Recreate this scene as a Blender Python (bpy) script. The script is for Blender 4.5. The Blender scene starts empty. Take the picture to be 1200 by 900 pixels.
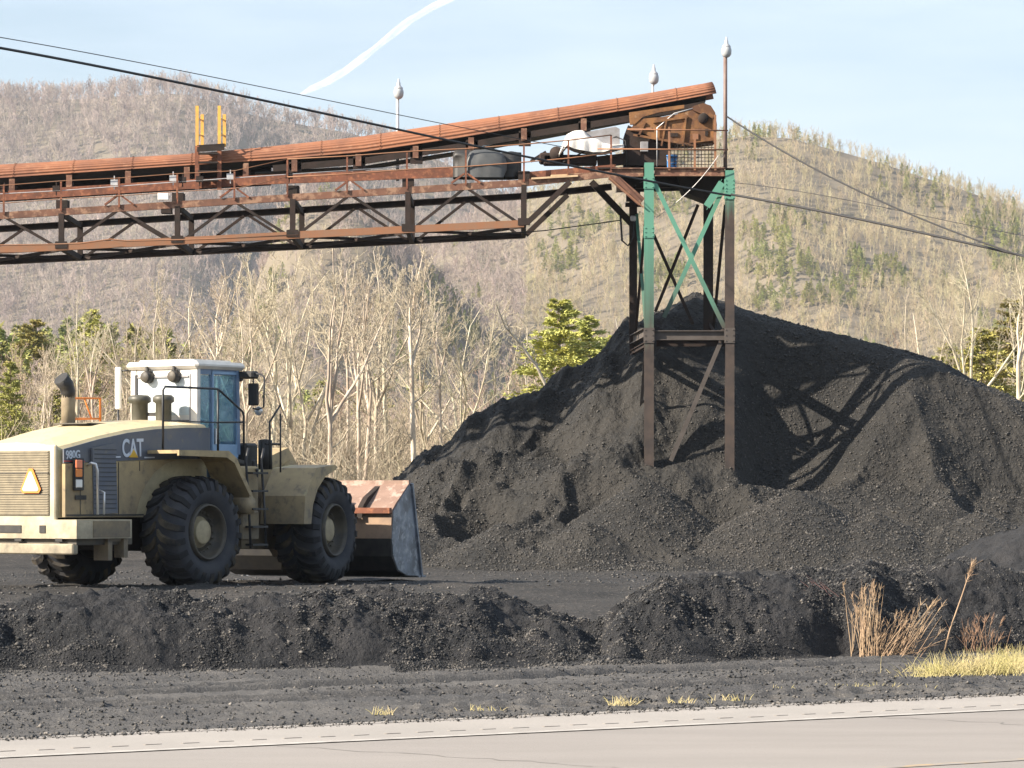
import bpy, math, random
import numpy as np
from mathutils import Vector, Matrix, noise as mnoise
R = math.radians
C = bpy.context.scene.collection
scene = bpy.context.scene

# ------------------------------------------------------------------ camera, sky, sun, exposure
EYE = 1.65; F = 4080.0; HZ = 585.0
SUN_AZ = R(23); SUN_EL = R(32)        # light travels towards +X and away from the camera
cam_d = bpy.data.cameras.new('camera'); cam = bpy.data.objects.new('camera', cam_d); C.objects.link(cam)
cam.location = (0, 0, EYE); cam.rotation_euler = (R(90), 0, 0)
cam_d.sensor_width = 36; cam_d.lens = 36 * F / 1200; cam_d.shift_y = (HZ - 450) / 1200
cam_d.clip_end = 30000; cam_d.clip_start = 0.5
scene.camera = cam
scene.view_settings.view_transform = 'Standard'; scene.view_settings.look = 'None'
scene.view_settings.gamma = 1; scene.view_settings.use_curve_mapping = False
scene.view_settings.exposure = 1.45
w = bpy.data.worlds.new('World'); scene.world = w; w.use_nodes = True
wn = w.node_tree.nodes; wl = w.node_tree.links
bg = wn['Background']; sky = wn.new('ShaderNodeTexSky'); sky.sky_type = 'NISHITA'; sky.sun_disc = False
sky.sun_elevation = SUN_EL
TOSUN = Vector((-math.cos(SUN_AZ) * math.cos(SUN_EL), -math.sin(SUN_AZ) * math.cos(SUN_EL), math.sin(SUN_EL)))
sky.sun_rotation = math.atan2(TOSUN.x, TOSUN.y) % (2 * math.pi)
sky.air_density = 1.0; sky.dust_density = 1.3; sky.ozone_density = 1.5
# thin high cirrus veil, by direction in the sky
tc = wn.new('ShaderNodeTexCoord'); mp = wn.new('ShaderNodeMapping'); mp.inputs['Scale'].default_value = (2.0, 2.0, 14.0)
mp.inputs['Rotation'].default_value = (0.0, R(12), 0.3)
nz = wn.new('ShaderNodeTexNoise'); nz.inputs['Scale'].default_value = 3.2; nz.inputs['Detail'].default_value = 6; nz.inputs['Roughness'].default_value = 0.55
rp = wn.new('ShaderNodeValToRGB'); rp.color_ramp.elements[0].position = 0.35; rp.color_ramp.elements[1].position = 0.72
rp.color_ramp.elements[0].color = (0.28, 0.28, 0.28, 1); rp.color_ramp.elements[1].color = (0.75, 0.75, 0.75, 1)
mx = wn.new('ShaderNodeMixRGB'); mx.inputs['Color2'].default_value = (5.4, 6.2, 7.1, 1)
wl.new(tc.outputs['Generated'], mp.inputs['Vector']); wl.new(mp.outputs['Vector'], nz.inputs['Vector'])
wl.new(nz.outputs['Fac'], rp.inputs['Fac']); wl.new(rp.outputs['Color'], mx.inputs['Fac'])
wl.new(sky.outputs['Color'], mx.inputs['Color1']); wl.new(mx.outputs['Color'], bg.inputs['Color'])
bg.inputs['Strength'].default_value = 0.062
sd = bpy.data.lights.new('sun', 'SUN'); sun = bpy.data.objects.new('sun', sd); C.objects.link(sun)
sd.energy = 4.7; sd.angle = R(0.5); sd.color = (1.0, 0.88, 0.72)
sun.rotation_euler = TOSUN.to_track_quat('Z', 'Y').to_euler(); sun.location = (-40, -30, 60)

# ------------------------------------------------------------------ helpers
def P(px, py, D):
    return Vector(((px - 600) * D / F, D, EYE + (HZ - py) * D / F))

def tag(o, label=None, cat=None, group=None, kind=None):
    if label: o['label'] = label
    if cat: o['category'] = cat
    if group: o['group'] = group
    if kind: o['kind'] = kind
    return o

def empty(name, loc, rz=0, parent=None):
    o = bpy.data.objects.new(name, None); C.objects.link(o)
    o.location = loc; o.rotation_euler = (0, 0, rz); o.empty_display_size = 0.3
    if parent: o.parent = parent
    return o

def mesh_np(name, V, Fc, mat=None, parent=None, smooth=False, nside=3):
    """V (n,3), Fc (m,nside) numpy"""
    me = bpy.data.meshes.new(name)
    V = np.asarray(V, dtype=np.float32); Fc = np.asarray(Fc, dtype=np.int32)
    me.vertices.add(len(V)); me.vertices.foreach_set('co', V.ravel())
    me.loops.add(Fc.size); me.loops.foreach_set('vertex_index', Fc.ravel())
    me.polygons.add(len(Fc)); me.polygons.foreach_set('loop_start', np.arange(0, Fc.size, Fc.shape[1], dtype=np.int32))
    me.polygons.foreach_set('loop_total', np.full(len(Fc), Fc.shape[1], dtype=np.int32))
    if smooth: me.polygons.foreach_set('use_smooth', np.ones(len(Fc), dtype=bool))
    me.update(); me.validate()
    if mat: me.materials.append(mat)
    o = bpy.data.objects.new(name, me); C.objects.link(o)
    if parent: o.parent = parent
    return o

class MB:
    def __init__(s, origin=(0, 0, 0)):
        s.v = []; s.f = []; s.sm = []; s.o = Vector(origin)
    def add(s, vs, fs, smooth=False):
        n = len(s.v); s.v += [Vector(v) - s.o for v in vs]
        s.f += [tuple(i + n for i in f) for f in fs]; s.sm += [smooth] * len(fs)
        return s
    def box(s, c, d, rz=0, bev=0.0):
        c = Vector(c); hx, hy, hz = d[0] / 2, d[1] / 2, d[2] / 2
        m = Matrix.Rotation(rz, 3, 'Z')
        if bev <= 0:
            vs = [m @ Vector((x * hx, y * hy, z * hz)) + c for x in (-1, 1) for y in (-1, 1) for z in (-1, 1)]
            return s.add(vs, [(0, 1, 3, 2), (4, 6, 7, 5), (0, 4, 5, 1), (2, 3, 7, 6), (0, 2, 6, 4), (1, 5, 7, 3)])
        b = min(bev, hx * .9, hy * .9, hz * .9)
        vs = []; idx = {}
        for x in (-1, 1):
            for y in (-1, 1):
                for z in (-1, 1):
                    for k in range(3):
                        p = [x * (hx - b), y * (hy - b), z * (hz - b)]
                        p[k] = (x * hx, y * hy, z * hz)[k]
                        idx[(x, y, z, k)] = len(vs); vs.append(m @ Vector(p) + c)
        fs = []
        for k in range(3):
            for sg in (-1, 1):
                a, b2 = [(1, 2), (2, 0), (0, 1)][k]
                q = []
                for (u, v_) in ((-1, -1), (1, -1), (1, 1), (-1, 1)):
                    t = [0, 0, 0]; t[k] = sg; t[a] = u; t[b2] = v_
                    q.append(idx[(t[0], t[1], t[2], k)])
                fs.append(tuple(q if sg > 0 else q[::-1]))
        for k in range(3):
            a, b2 = [(1, 2), (2, 0), (0, 1)][k]
            for u in (-1, 1):
                for v_ in (-1, 1):
                    t0 = [0, 0, 0]; t1 = [0, 0, 0]; t0[k] = -1; t1[k] = 1
                    t0[a] = t1[a] = u; t0[b2] = t1[b2] = v_
                    q = (idx[(*t0, a)], idx[(*t1, a)], idx[(*t1, b2)], idx[(*t0, b2)])
                    fs.append(q if u * v_ > 0 else q[::-1])
        for x in (-1, 1):
            for y in (-1, 1):
                for z in (-1, 1):
                    q = (idx[(x, y, z, 0)], idx[(x, y, z, 1)], idx[(x, y, z, 2)])
                    fs.append(q if x * y * z > 0 else q[::-1])
        return s.add(vs, fs)
    def bar(s, a, b, wd, ht=None, up=(0, 0, 1)):
        a = Vector(a); b = Vector(b); ht = ht or wd
        d = (b - a).normalized(); u = Vector(up)
        if abs(d.dot(u)) > .98: u = Vector((0, 1, 0))
        sx = d.cross(u).normalized(); uz = sx.cross(d).normalized()
        vs = []
        for p in (a, b):
            for i, j in ((-1, -1), (1, -1), (1, 1), (-1, 1)):
                vs.append(p + sx * i * wd / 2 + uz * j * ht / 2)
        return s.add(vs, [(3, 2, 1, 0), (4, 5, 6, 7), (0, 1, 5, 4), (1, 2, 6, 5), (2, 3, 7, 6), (3, 0, 4, 7)])
    def ibeam(s, a, b, wd, ht, t=0.02, up=(0, 0, 1)):
        """H section: flanges of width wd at +-ht/2 along 'up', web between"""
        a = Vector(a); b = Vector(b); d = (b - a).normalized(); u = Vector(up)
        if abs(d.dot(u)) > .98: u = Vector((0, 1, 0))
        sx = d.cross(u).normalized(); uz = sx.cross(d).normalized()
        for k in (-1, 1):
            o = uz * k * (ht / 2 - t / 2); s.bar(a + o, b + o, wd, t, up=uz)
        s.bar(a, b, t, ht - 2 * t, up=uz)
        return s
    def channel(s, a, b, wd, ht, t=0.015, side=-1):
        """C section: web facing side (-1 = towards camera), flanges top/bottom"""
        a = Vector(a); b = Vector(b); y = Vector((0, 1, 0)); z = Vector((0, 0, 1))
        s.bar(a + y * side * (wd / 2 - t / 2), b + y * side * (wd / 2 - t / 2), t, ht)
        for k in (-1, 1):
            o = z * k * (ht / 2 - t / 2) - y * side * t / 2
            s.bar(a + o, b + o, wd - t, t)
        return s
    def tube(s, pts, r, n=8, cap=True, smooth=True):
        pts = [Vector(p) for p in pts]; rs = r if isinstance(r, (list, tuple)) else [r] * len(pts)
        rings = []; d0 = (pts[1] - pts[0]).normalized()
        u = d0.orthogonal().normalized()
        vs = []
        for i, p in enumerate(pts):
            d = ((pts[min(i + 1, len(pts) - 1)] - pts[max(i - 1, 0)])).normalized()
            u = (u - d * u.dot(d)).normalized(); v = d.cross(u)
            for k in range(n):
                a = 2 * math.pi * k / n
                vs.append(p + (u * math.cos(a) + v * math.sin(a)) * rs[i])
        fs = []
        for i in range(len(pts) - 1):
            for k in range(n):
                a = i * n + k; b = i * n + (k + 1) % n
                fs.append((a, b, b + n, a + n))
        s.add(vs, fs, smooth)
        if cap:
            m = len(s.v) - len(vs)
            s.f.append(tuple(m + k for k in range(n))[::-1]); s.sm.append(False)
            s.f.append(tuple(m + (len(pts) - 1) * n + k for k in range(n))); s.sm.append(False)
        return s
    def lathe(s, prof, c=(0, 0, 0), axis='Z', n=24, smooth=True, m=None):
        """prof: list of (r, h)"""
        vs = []; c = Vector(c)
        for r, h in prof:
            for k in range(n):
                a = 2 * math.pi * k / n
                if axis == 'Z': p = Vector((r * math.cos(a), r * math.sin(a), h))
                elif axis == 'Y': p = Vector((r * math.cos(a), h, r * math.sin(a)))
                else: p = Vector((h, r * math.cos(a), r * math.sin(a)))
                if m: p = m @ p
                vs.append(p + c)
        fs = [(i * n + k, i * n + (k + 1) % n, (i + 1) * n + (k + 1) % n, (i + 1) * n + k) for i in range(len(prof) - 1) for k in range(n)]
        if axis == 'Y': fs = [f[::-1] for f in fs]
        return s.add(vs, fs, smooth)
    def prism(s, poly, y0, y1, plane='XZ'):
        """polygon in XZ (or XY / YZ) extruded along remaining axis"""
        def q(a, b, t):
            return (a, t, b) if plane == 'XZ' else ((a, b, t) if plane == 'XY' else (t, a, b))
        n = len(poly)
        vs = [q(a, b, y0) for a, b in poly] + [q(a, b, y1) for a, b in poly]
        fs = [tuple(range(n)), tuple(range(2 * n - 1, n - 1, -1))] + [(i, i + n, (i + 1) % n + n, (i + 1) % n) for i in range(n)]
        return s.add(vs, fs)
    def sheet(s, a, b, c, d, t):
        """slab from quad corners a b c d with thickness t along normal"""
        a, b, c, d = map(Vector, (a, b, c, d)); nrm = (b - a).cross(d - a).normalized() * t
        vs = [a, b, c, d, a - nrm, b - nrm, c - nrm, d - nrm]
        return s.add(vs, [(0, 1, 2, 3), (7, 6, 5, 4), (0, 4, 5, 1), (1, 5, 6, 2), (2, 6, 7, 3), (3, 7, 4, 0)])
    def build(s, name, mat, parent=None, fix=True):
        me = bpy.data.meshes.new(name)
        me.from_pydata([tuple(v) for v in s.v], [], s.f)
        me.polygons.foreach_set('use_smooth', s.sm)
        me.update()
        if mat: me.materials.append(mat)
        if fix:
            import bmesh
            bm = bmesh.new(); bm.from_mesh(me); bmesh.ops.recalc_face_normals(bm, faces=bm.faces); bm.to_mesh(me); bm.free()
        o = bpy.data.objects.new(name, me); C.objects.link(o)
        if parent: o.parent = parent
        return o

# ---- numpy noise
def _hash(ix, iy, seed):
    h = (ix.astype(np.int64) * 374761393 + iy.astype(np.int64) * 668265263 + seed * 1442695041) & 0x7fffffff
    h = ((h ^ (h >> 13)) * 1274126177) & 0x7fffffff
    return ((h ^ (h >> 16)) & 0xffff) / 65535.0
def vnoise(x, y, seed=0):
    ix = np.floor(x); iy = np.floor(y); fx = x - ix; fy = y - iy
    fx = fx * fx * fx * (fx * (fx * 6 - 15) + 10); fy = fy * fy * fy * (fy * (fy * 6 - 15) + 10)
    a = _hash(ix, iy, seed); b = _hash(ix + 1, iy, seed); c = _hash(ix, iy + 1, seed); d = _hash(ix + 1, iy + 1, seed)
    return (a * (1 - fx) + b * fx) * (1 - fy) + (c * (1 - fx) + d * fx) * fy
def fbm(x, y, octv=4, seed=0, gain=.5):
    r = 0; a = 1; t = 0
    for k in range(octv):
        r = r + a * (vnoise(x * 2 ** k + 17.3 * k, y * 2 ** k - 9.1 * k, seed + k) - .5) * 2; t += a; a *= gain
    return r / t
def ridged(x, y, octv=4, seed=0, gain=.5):
    r = 0; a = 1; t = 0
    for k in range(octv):
        r = r + a * (1 - np.abs(vnoise(x * 2 ** k + 5.3 * k, y * 2 ** k + 3.1 * k, seed + k) * 2 - 1)); t += a; a *= gain
    return r / t
def smooth(a, b, x):
    t = np.clip((x - a) / (b - a), 0, 1); return t * t * (3 - 2 * t)

# ---- materials
def pm(name, col, rough=.7, metal=0.0, col2=None, nscale=3.0, lo=.35, hi=.65, bump=0.0, bscale=40.0, bdist=.02, col3=None, n3=12.0, lo3=.5, hi3=.62,
       spec=.5, stretch=None, detail=6, obj_rand=0.0, coords='Object', bump2=0, b2scale=8):
    m = bpy.data.materials.new(name); m.use_nodes = True
    nt = m.node_tree; N = nt.nodes; L = nt.links; b = N['Principled BSDF']
    b.inputs['Roughness'].default_value = rough; b.inputs['Metallic'].default_value = metal
    b.inputs['Specular IOR Level'].default_value = spec
    b.inputs['Base Color'].default_value = (*col, 1)
    tc = N.new('ShaderNodeTexCoord'); vec = tc.outputs[coords] if coords != 'World' else None
    if coords == 'World':
        g = N.new('ShaderNodeNewGeometry'); vec = g.outputs['Position']
    if stretch:
        mp = N.new('ShaderNodeMapping'); mp.inputs['Scale'].default_value = stretch; L.new(vec, mp.inputs['Vector']); vec = mp.outputs['Vector']
    cur = None
    def nse(sc, det=detail, ro=.6):
        n = N.new('ShaderNodeTexNoise'); n.inputs['Scale'].default_value = sc; n.inputs['Detail'].default_value = det; n.inputs['Roughness'].default_value = ro
        L.new(vec, n.inputs['Vector']); return n.outputs['Fac']
    def ramp(src, a, c):
        r = N.new('ShaderNodeMapRange'); r.inputs['From Min'].default_value = a; r.inputs['From Max'].default_value = c
        L.new(src, r.inputs['Value']); return r.outputs['Result']
    def mixc(fac, c1, c2):
        x = N.new('ShaderNodeMixRGB'); L.new(fac, x.inputs['Fac'])
        for i, c in (('Color1', c1), ('Color2', c2)):
            if isinstance(c, tuple): x.inputs[i].default_value = (*c, 1)
            else: L.new(c, x.inputs[i])
        return x.outputs['Color']
    cur = tuple(col)
    if col2: cur = mixc(ramp(nse(nscale), lo, hi), cur, tuple(col2))
    if col3: cur = mixc(ramp(nse(n3), lo3, hi3), cur, tuple(col3))
    if obj_rand > 0:
        oi = N.new('ShaderNodeObjectInfo'); hs = N.new('ShaderNodeHueSaturation')
        mr = N.new('ShaderNodeMapRange'); mr.inputs['To Min'].default_value = 1 - obj_rand; mr.inputs['To Max'].default_value = 1 + obj_rand
        L.new(oi.outputs['Random'], mr.inputs['Value']); L.new(mr.outputs['Result'], hs.inputs['Value'])
        mr2 = N.new('ShaderNodeMapRange'); mr2.inputs['To Min'].default_value = .48; mr2.inputs['To Max'].default_value = .52
        ml = N.new('ShaderNodeMath'); ml.operation = 'FRACT'; ml2 = N.new('ShaderNodeMath'); ml2.operation = 'MULTIPLY'; ml2.inputs[1].default_value = 7.31
        L.new(oi.outputs['Random'], ml2.inputs[0]); L.new(ml2.outputs[0], ml.inputs[0]); L.new(ml.outputs[0], mr2.inputs['Value']); L.new(mr2.outputs['Result'], hs.inputs['Hue'])
        if isinstance(cur, tuple): hs.inputs['Color'].default_value = (*cur, 1)
        else: L.new(cur, hs.inputs['Color'])
        cur = hs.outputs['Color']
    if not isinstance(cur, tuple): L.new(cur, b.inputs['Base Color'])
    else: b.inputs['Base Color'].default_value = (*cur, 1)
    if bump:
        bp = N.new('ShaderNodeBump'); bp.inputs['Strength'].default_value = bump; bp.inputs['Distance'].default_value = bdist
        L.new(nse(bscale, 5, .65), bp.inputs['Height']); L.new(bp.outputs['Normal'], b.inputs['Normal'])
        if bump2:
            bq = N.new('ShaderNodeBump'); bq.inputs['Strength'].default_value = bump2; bq.inputs['Distance'].default_value = bdist * 4
            L.new(nse(b2scale, 4, .6), bq.inputs['Height']); L.new(bq.outputs['Normal'], bp.inputs['Normal'])
    m['nt'] = 1
    return m

M = {}
M['coal'] = pm('coal', (.012, .0118, .0115), .75, col2=(.026, .024, .0215), nscale=.5, lo=.42, hi=.6, col3=(.05, .046, .042), n3=9, lo3=.56, hi3=.75, bump=.9, bscale=9, bdist=.12, bump2=.6, b2scale=2.0, spec=.45, coords='World')
M['coal_lump'] = pm('coal_lump', (.02, .019, .018), .45, col2=(.11, .10, .09), nscale=5, lo=.45, hi=.75, spec=.6, coords='World')
M['berm'] = pm('berm', (.013, .0145, .018), .85, col2=(.030, .030, .033), nscale=1.2, lo=.4, hi=.65, col3=(.07, .067, .066), n3=30, lo3=.6, hi3=.75, bump=1, bscale=28, bdist=.05, bump2=.5, b2scale=6, spec=.35, coords='World')
M['pebble'] = pm('pebble', (.022, .023, .025), .7, col2=(.24, .22, .20), nscale=7, lo=.48, hi=.78, spec=.5, coords='World')
M['gravel'] = pm('gravel', (.062, .061, .062), .9, col2=(.10, .096, .093), nscale=.7, lo=.35, hi=.65, col3=(.20, .19, .18), n3=45, lo3=.55, hi3=.72, bump=1, bscale=45, bdist=.02, spec=.3, coords='World')
M['asphalt'] = pm('asphalt', (.235, .218, .205), .9, col2=(.275, .255, .24), nscale=.6, col3=(.17, .155, .148), n3=120, lo3=.5, hi3=.75, bump=.4, bscale=150, bdist=.006, spec=.3, coords='World', stretch=(.5, 1.6, 1))
M['paint_white'] = pm('paint_white', (.42, .40, .375), .8, col2=(.30, .28, .262), nscale=7, lo=.42, hi=.62, coords='World')
M['paint_yellow'] = pm('paint_yellow', (.38, .27, .14), .8, col2=(.25, .23, .21), nscale=5, lo=.35, hi=.55, coords='World')
M['yard'] = pm('yard', (.022, .022, .022), .9, col2=(.045, .042, .04), nscale=.5, col3=(.15, .13, .12), n3=14, lo3=.56, hi3=.72, bump=1, bscale=14, bdist=.05, spec=.3, coords='World')
M['litter'] = pm('litter', (.145, .12, .088), .95, col2=(.19, .16, .115), nscale=.05, lo=.35, hi=.65, bump=.6, bscale=.5, bdist=.6, coords='World')
M['rust'] = pm('rust', (.20, .08, .05), .85, col2=(.12, .055, .038), nscale=2.2, lo=.4, hi=.65, col3=(.36, .15, .08), n3=7, lo3=.5, hi3=.7, bump=.15, bscale=30, spec=.3)
M['rust_cover'] = pm('rust_cover', (.26, .112, .062), .85, col2=(.18, .082, .052), nscale=.9, lo=.42, hi=.62, col3=(.32, .16, .095), n3=4, lo3=.55, hi3=.75, spec=.35, stretch=(1, 1, 1.5))
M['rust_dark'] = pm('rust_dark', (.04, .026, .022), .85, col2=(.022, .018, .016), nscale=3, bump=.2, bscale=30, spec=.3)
M['rust_brown'] = pm('rust_brown', (.26, .13, .055), .85, col2=(.12, .06, .035), nscale=2.6, lo=.4, hi=.6, col3=(.42, .3, .2), n3=5, lo3=.62, hi3=.75, bump=.2, bscale=30, spec=.3)
M['rust_light'] = pm('rust_light', (.24, .14, .09), .85, col2=(.28, .13, .07), nscale=3, bump=.15, bscale=30, spec=.3)
M['belt'] = pm('belt', (.02, .02, .021), .7, col2=(.04, .038, .036), nscale=4)
M['yellow'] = pm('yellow', (.75, .42, .07), .6, col2=(.6, .33, .09), nscale=5)
M['galv'] = pm('galv', (.55, .55, .56), .45, .3, col2=(.42, .42, .43), nscale=6)
M['lamp_glass'] = pm('lamp_glass', (.40, .42, .44), .3)
M['tarp_white'] = pm('tarp_white', (.8, .79, .76), .6, col2=(.62, .6, .57), nscale=3, bump=.3, bscale=6, bdist=.05)
M['tarp_dark'] = pm('tarp_dark', (.05, .055, .06), .55, col2=(.09, .09, .09), nscale=2, bump=.4, bscale=5, bdist=.05)
M['grey_box'] = pm('grey_box', (.3, .3, .32), .6, col2=(.22, .21, .21), nscale=4)
M['blue_pail'] = pm('blue_pail', (.08, .30, .72), .45)
M['cable'] = pm('cable', (.02, .02, .022), .6)
M['tan'] = pm('tan', (.44, .33, .17), .55, col2=(.33, .25, .14), nscale=1.5, lo=.4, hi=.7, col3=(.14, .11, .08), n3=6, lo3=.56, hi3=.8, spec=.4)
M['cream'] = pm('cream', (.62, .54, .38), .5, col2=(.52, .45, .31), nscale=2.0, lo=.45, hi=.7, spec=.4)
M['tan_rear'] = pm('tan_rear', (.56, .47, .28), .5, col2=(.44, .37, .24), nscale=2.0, lo=.45, hi=.7, col3=(.30,.25,.18), n3=7, lo3=.58, hi3=.75, spec=.4)
M['grille'] = pm('grille', (.27, .23, .16), .75, col2=(.19, .165, .12), nscale=5)
M['slate'] = pm('slate', (.10, .115, .15), .55, col2=(.15, .15, .155), nscale=2.2, lo=.4, hi=.7, col3=(.2, .18, .14), n3=6, lo3=.58, hi3=.8)
M['black'] = pm('black', (.018, .018, .02), .55, col2=(.035, .033, .03), nscale=6)
M['blackframe'] = pm('blackframe', (.025, .026, .03), .45)
M['tyre'] = pm('tyre', (.030, .033, .042), .8, col2=(.055, .055, .06), nscale=3, bump=.1, bscale=60, spec=.3)
M['tread'] = pm('tread', (.026, .026, .028), .9, col2=(.13, .105, .07), nscale=1.3, lo=.5, hi=.7, bump=.2, bscale=30, spec=.2)
M['rim'] = pm('rim', (.055, .05, .045), .6, col2=(.10, .085, .06), nscale=5)
M['hub'] = pm('hub', (.42, .35, .22), .6, col2=(.28, .23, .15), nscale=5)
M['white_cab'] = pm('white_cab', (.74, .71, .66), .45, col2=(.6, .57, .52), nscale=4)
M['cab_blue'] = pm('cab_blue', (.15, .23, .36), .4, col2=(.11, .17, .27), nscale=4)
M['rusty_steel'] = pm('rusty_steel', (.27, .18, .14), .6, .1, col2=(.19, .12, .09), nscale=2.5, lo=.4, hi=.6, col3=(.40, .29, .24), n3=5)
M['worn_steel'] = pm('worn_steel', (.22, .25, .30), .4, .5, col2=(.12, .13, .15), nscale=3, lo=.4, hi=.62, col3=(.32, .34, .38), n3=7)
M['bucket_mid'] = pm('bucket_mid', (.30, .2, .13), .7, col2=(.16, .11, .08), nscale=2, lo=.4, hi=.65)
M['red'] = pm('red', (.6, .06, .04), .35)
M['orange'] = pm('orange', (.8, .25, .05), .4)
M['letter'] = pm('letter', (.62, .66, .72), .5)
M['chrome'] = pm('chrome', (.7, .7, .7), .3, .6)
M['reflector'] = pm('reflector', (.85, .25, .12), .3)
M['bark_pale'] = pm('bark_pale', (.56, .50, .40), .9, col2=(.33, .27, .20), nscale=1.8, lo=.42, hi=.62, bump=.3, bscale=12, stretch=(1, 1, .4), obj_rand=.14)
M['twig_pale'] = pm('twig_pale', (.44, .385, .29), .95, obj_rand=.14)
M['bark_brown'] = pm('bark_brown', (.30, .23, .17), .95, obj_rand=.15)
M['needle'] = pm('needle', (.31, .32, .10), .8, col2=(.34, .31, .08), nscale=.8, obj_rand=.25)
M['far_twig'] = pm('far_twig', (.37, .315, .235), .95, obj_rand=.25)
M['far_twig_gold'] = pm('far_twig_gold', (.39, .33, .21), .95, obj_rand=.25)
M['far_twig_grey'] = pm('far_twig_grey', (.34, .28, .25), .95, obj_rand=.25)
M['far_needle'] = pm('far_needle', (.27, .28, .09), .85, obj_rand=.3)
M['dry_grass'] = pm('dry_grass', (.42, .31, .20), .8, col2=(.30, .2, .13), nscale=3)
M['green_grass'] = pm('green_grass', (.42, .38, .15), .8, col2=(.50, .42, .24), nscale=3)
M['contrail'] = None

def grime(m, z0, z1, col=(.09, .08, .07)):
    """coal dust caked on the lower parts of the machine, by height on the machine"""
    N = m.node_tree.nodes; L = m.node_tree.links; b = N['Principled BSDF']; src = b.inputs['Base Color'].links[0].from_socket
    tc = N.new('ShaderNodeTexCoord'); sp = N.new('ShaderNodeSeparateXYZ'); L.new(tc.outputs['Object'], sp.inputs[0])
    n = N.new('ShaderNodeTexNoise'); n.inputs['Scale'].default_value = 3.0; n.inputs['Detail'].default_value = 8; n.inputs['Roughness'].default_value = .7; L.new(tc.outputs['Object'], n.inputs['Vector'])
    mu = N.new('ShaderNodeMath'); mu.operation = 'MULTIPLY_ADD'; mu.inputs[1].default_value = -2.2; L.new(n.outputs['Fac'], mu.inputs[0]); L.new(sp.outputs['Z'], mu.inputs[2])
    mr = N.new('ShaderNodeMapRange'); mr.inputs['From Min'].default_value = z1 - 1.1; mr.inputs['From Max'].default_value = z0 - 1.1; mr.inputs['To Max'].default_value = .85; L.new(mu.outputs[0], mr.inputs['Value'])
    x = N.new('ShaderNodeMixRGB'); x.inputs['Color2'].default_value = (*col, 1); L.new(mr.outputs['Result'], x.inputs['Fac']); L.new(src, x.inputs['Color1']); L.new(x.outputs['Color'], b.inputs['Base Color'])
grime(M['tan'], .5, 2.3); grime(M['cream'], .3, 1.6); grime(M['tan_rear'], .8, 2.2, (.2, .17, .12))
# ------------------------------------------------------------------ ground, hills
RD0 = np.array([-3.50, 23.79]); RD1 = np.array([4.30, 29.27]); RDd = (RD1 - RD0) / np.linalg.norm(RD1 - RD0); RDn = np.array([-RDd[1], RDd[0]])
def road_dist(X, Y):      # signed distance beyond the far edge of the road
    return (X - RD0[0]) * RDn[0] + (Y - RD0[1]) * RDn[1]

def table(X, pts):
    return np.interp(X, [p[0] for p in pts], [p[1] for p in pts])

def gz(X, Y):
    """height of the one ground sheet, valley and hills"""
    X = np.asarray(X, float); Y = np.asarray(Y, float)
    z = np.interp(Y, [-100, 36, 50, 57, 89, 105, 112, 125, 150, 240, 400, 1000, 4000], [0, 0, .12, .2, -.25, -.2, .9, 2.3, 2.2, 3.2, 3, 4, 6])
    far = smooth(120, 300, Y)
    z = z + far * fbm(X / 90, Y / 90, 4, 5) * 5
    # right hill
    cr = table(X, [(-700, 0), (-200, 20), (-110, 62), (-60, 92), (-24, 112), (7, 124), (51, 141), (96, 151), (120, 151), (147, 144), (185, 132), (220, 120), (300, 95), (500, 80), (900, 60)])
    t = np.clip((Y - 1120) / (1500 - 1120), 0, 1); back = 1 - .8 * smooth(1500, 1900, Y)
    rr = cr * (t ** 1.15) * np.where(Y < 1500, 1, back)
    rr = rr * (1 + .10 * fbm(X / 60 + 3, Y / 130, 3, 21) * smooth(0, .2, t) * (1 - smooth(.75, 1, t)))
    rr = np.where(Y > 1120, rr + smooth(0, .3, t) * (ridged(X / 55 + Y / 300, Y / 260, 3, 8) - .5) * 14 * (1 - smooth(.8, 1, t)), rr)
    # left hill
    cl = table(X, [(-1500, 120), (-700, 225), (-450, 270), (-353, 276), (-282, 269), (-235, 263), (-176, 257), (-118, 253), (-59, 238), (-24, 222), (30, 190), (200, 160), (800, 100)])
    t2 = np.clip((Y - 1720) / (2400 - 1720), 0, 1); back2 = 1 - .6 * smooth(2400, 3000, Y)
    ll = cl * t2 * np.where(Y < 2400, 1, back2)
    ll = ll + smooth(0, .2, t2) * (1 - smooth(.85, 1, t2)) * (fbm(X / 120, Y / 200, 3, 31) * 16)
    ll = ll - 135 * np.exp(-((X + 45 - (2300 - Y) * .05) / 100.) ** 2) * np.exp(-((Y - 2090) / 175.) ** 2) * smooth(1720, 1900, Y)
    ll = ll + 26 * np.exp(-((X + 215 - (2300 - Y) * .12) / 60.) ** 2) * smooth(1720, 2000, Y) * (1 - smooth(2350, 2450, Y))
    # foothills
    f1 = 108 * np.exp(-((X + 72) / np.where(X < -72, 30., 78.)) ** 2 - ((Y - 1245) / 105.) ** 2) * (1 + .1 * fbm(X / 30, Y / 30, 3, 51))  # spur added to throw shade over the valley and lower right hill
    f2 = 12 * np.exp(-((X + 62) / 26.) ** 2 - ((Y - 470) / 70.) ** 2)
    f3 = 110 * np.exp(-((X + 300) / 100.) ** 2 - ((Y - 1150) / 160.) ** 2) * (1 + .1 * fbm(X / 30, Y / 30, 3, 52))
    return z + np.maximum(np.maximum(rr, ll), f1 + 6 * fbm(X / 25, Y / 25, 3, 53) * np.clip(f1 / 30, 0, 1)) + f2 + f3

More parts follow.
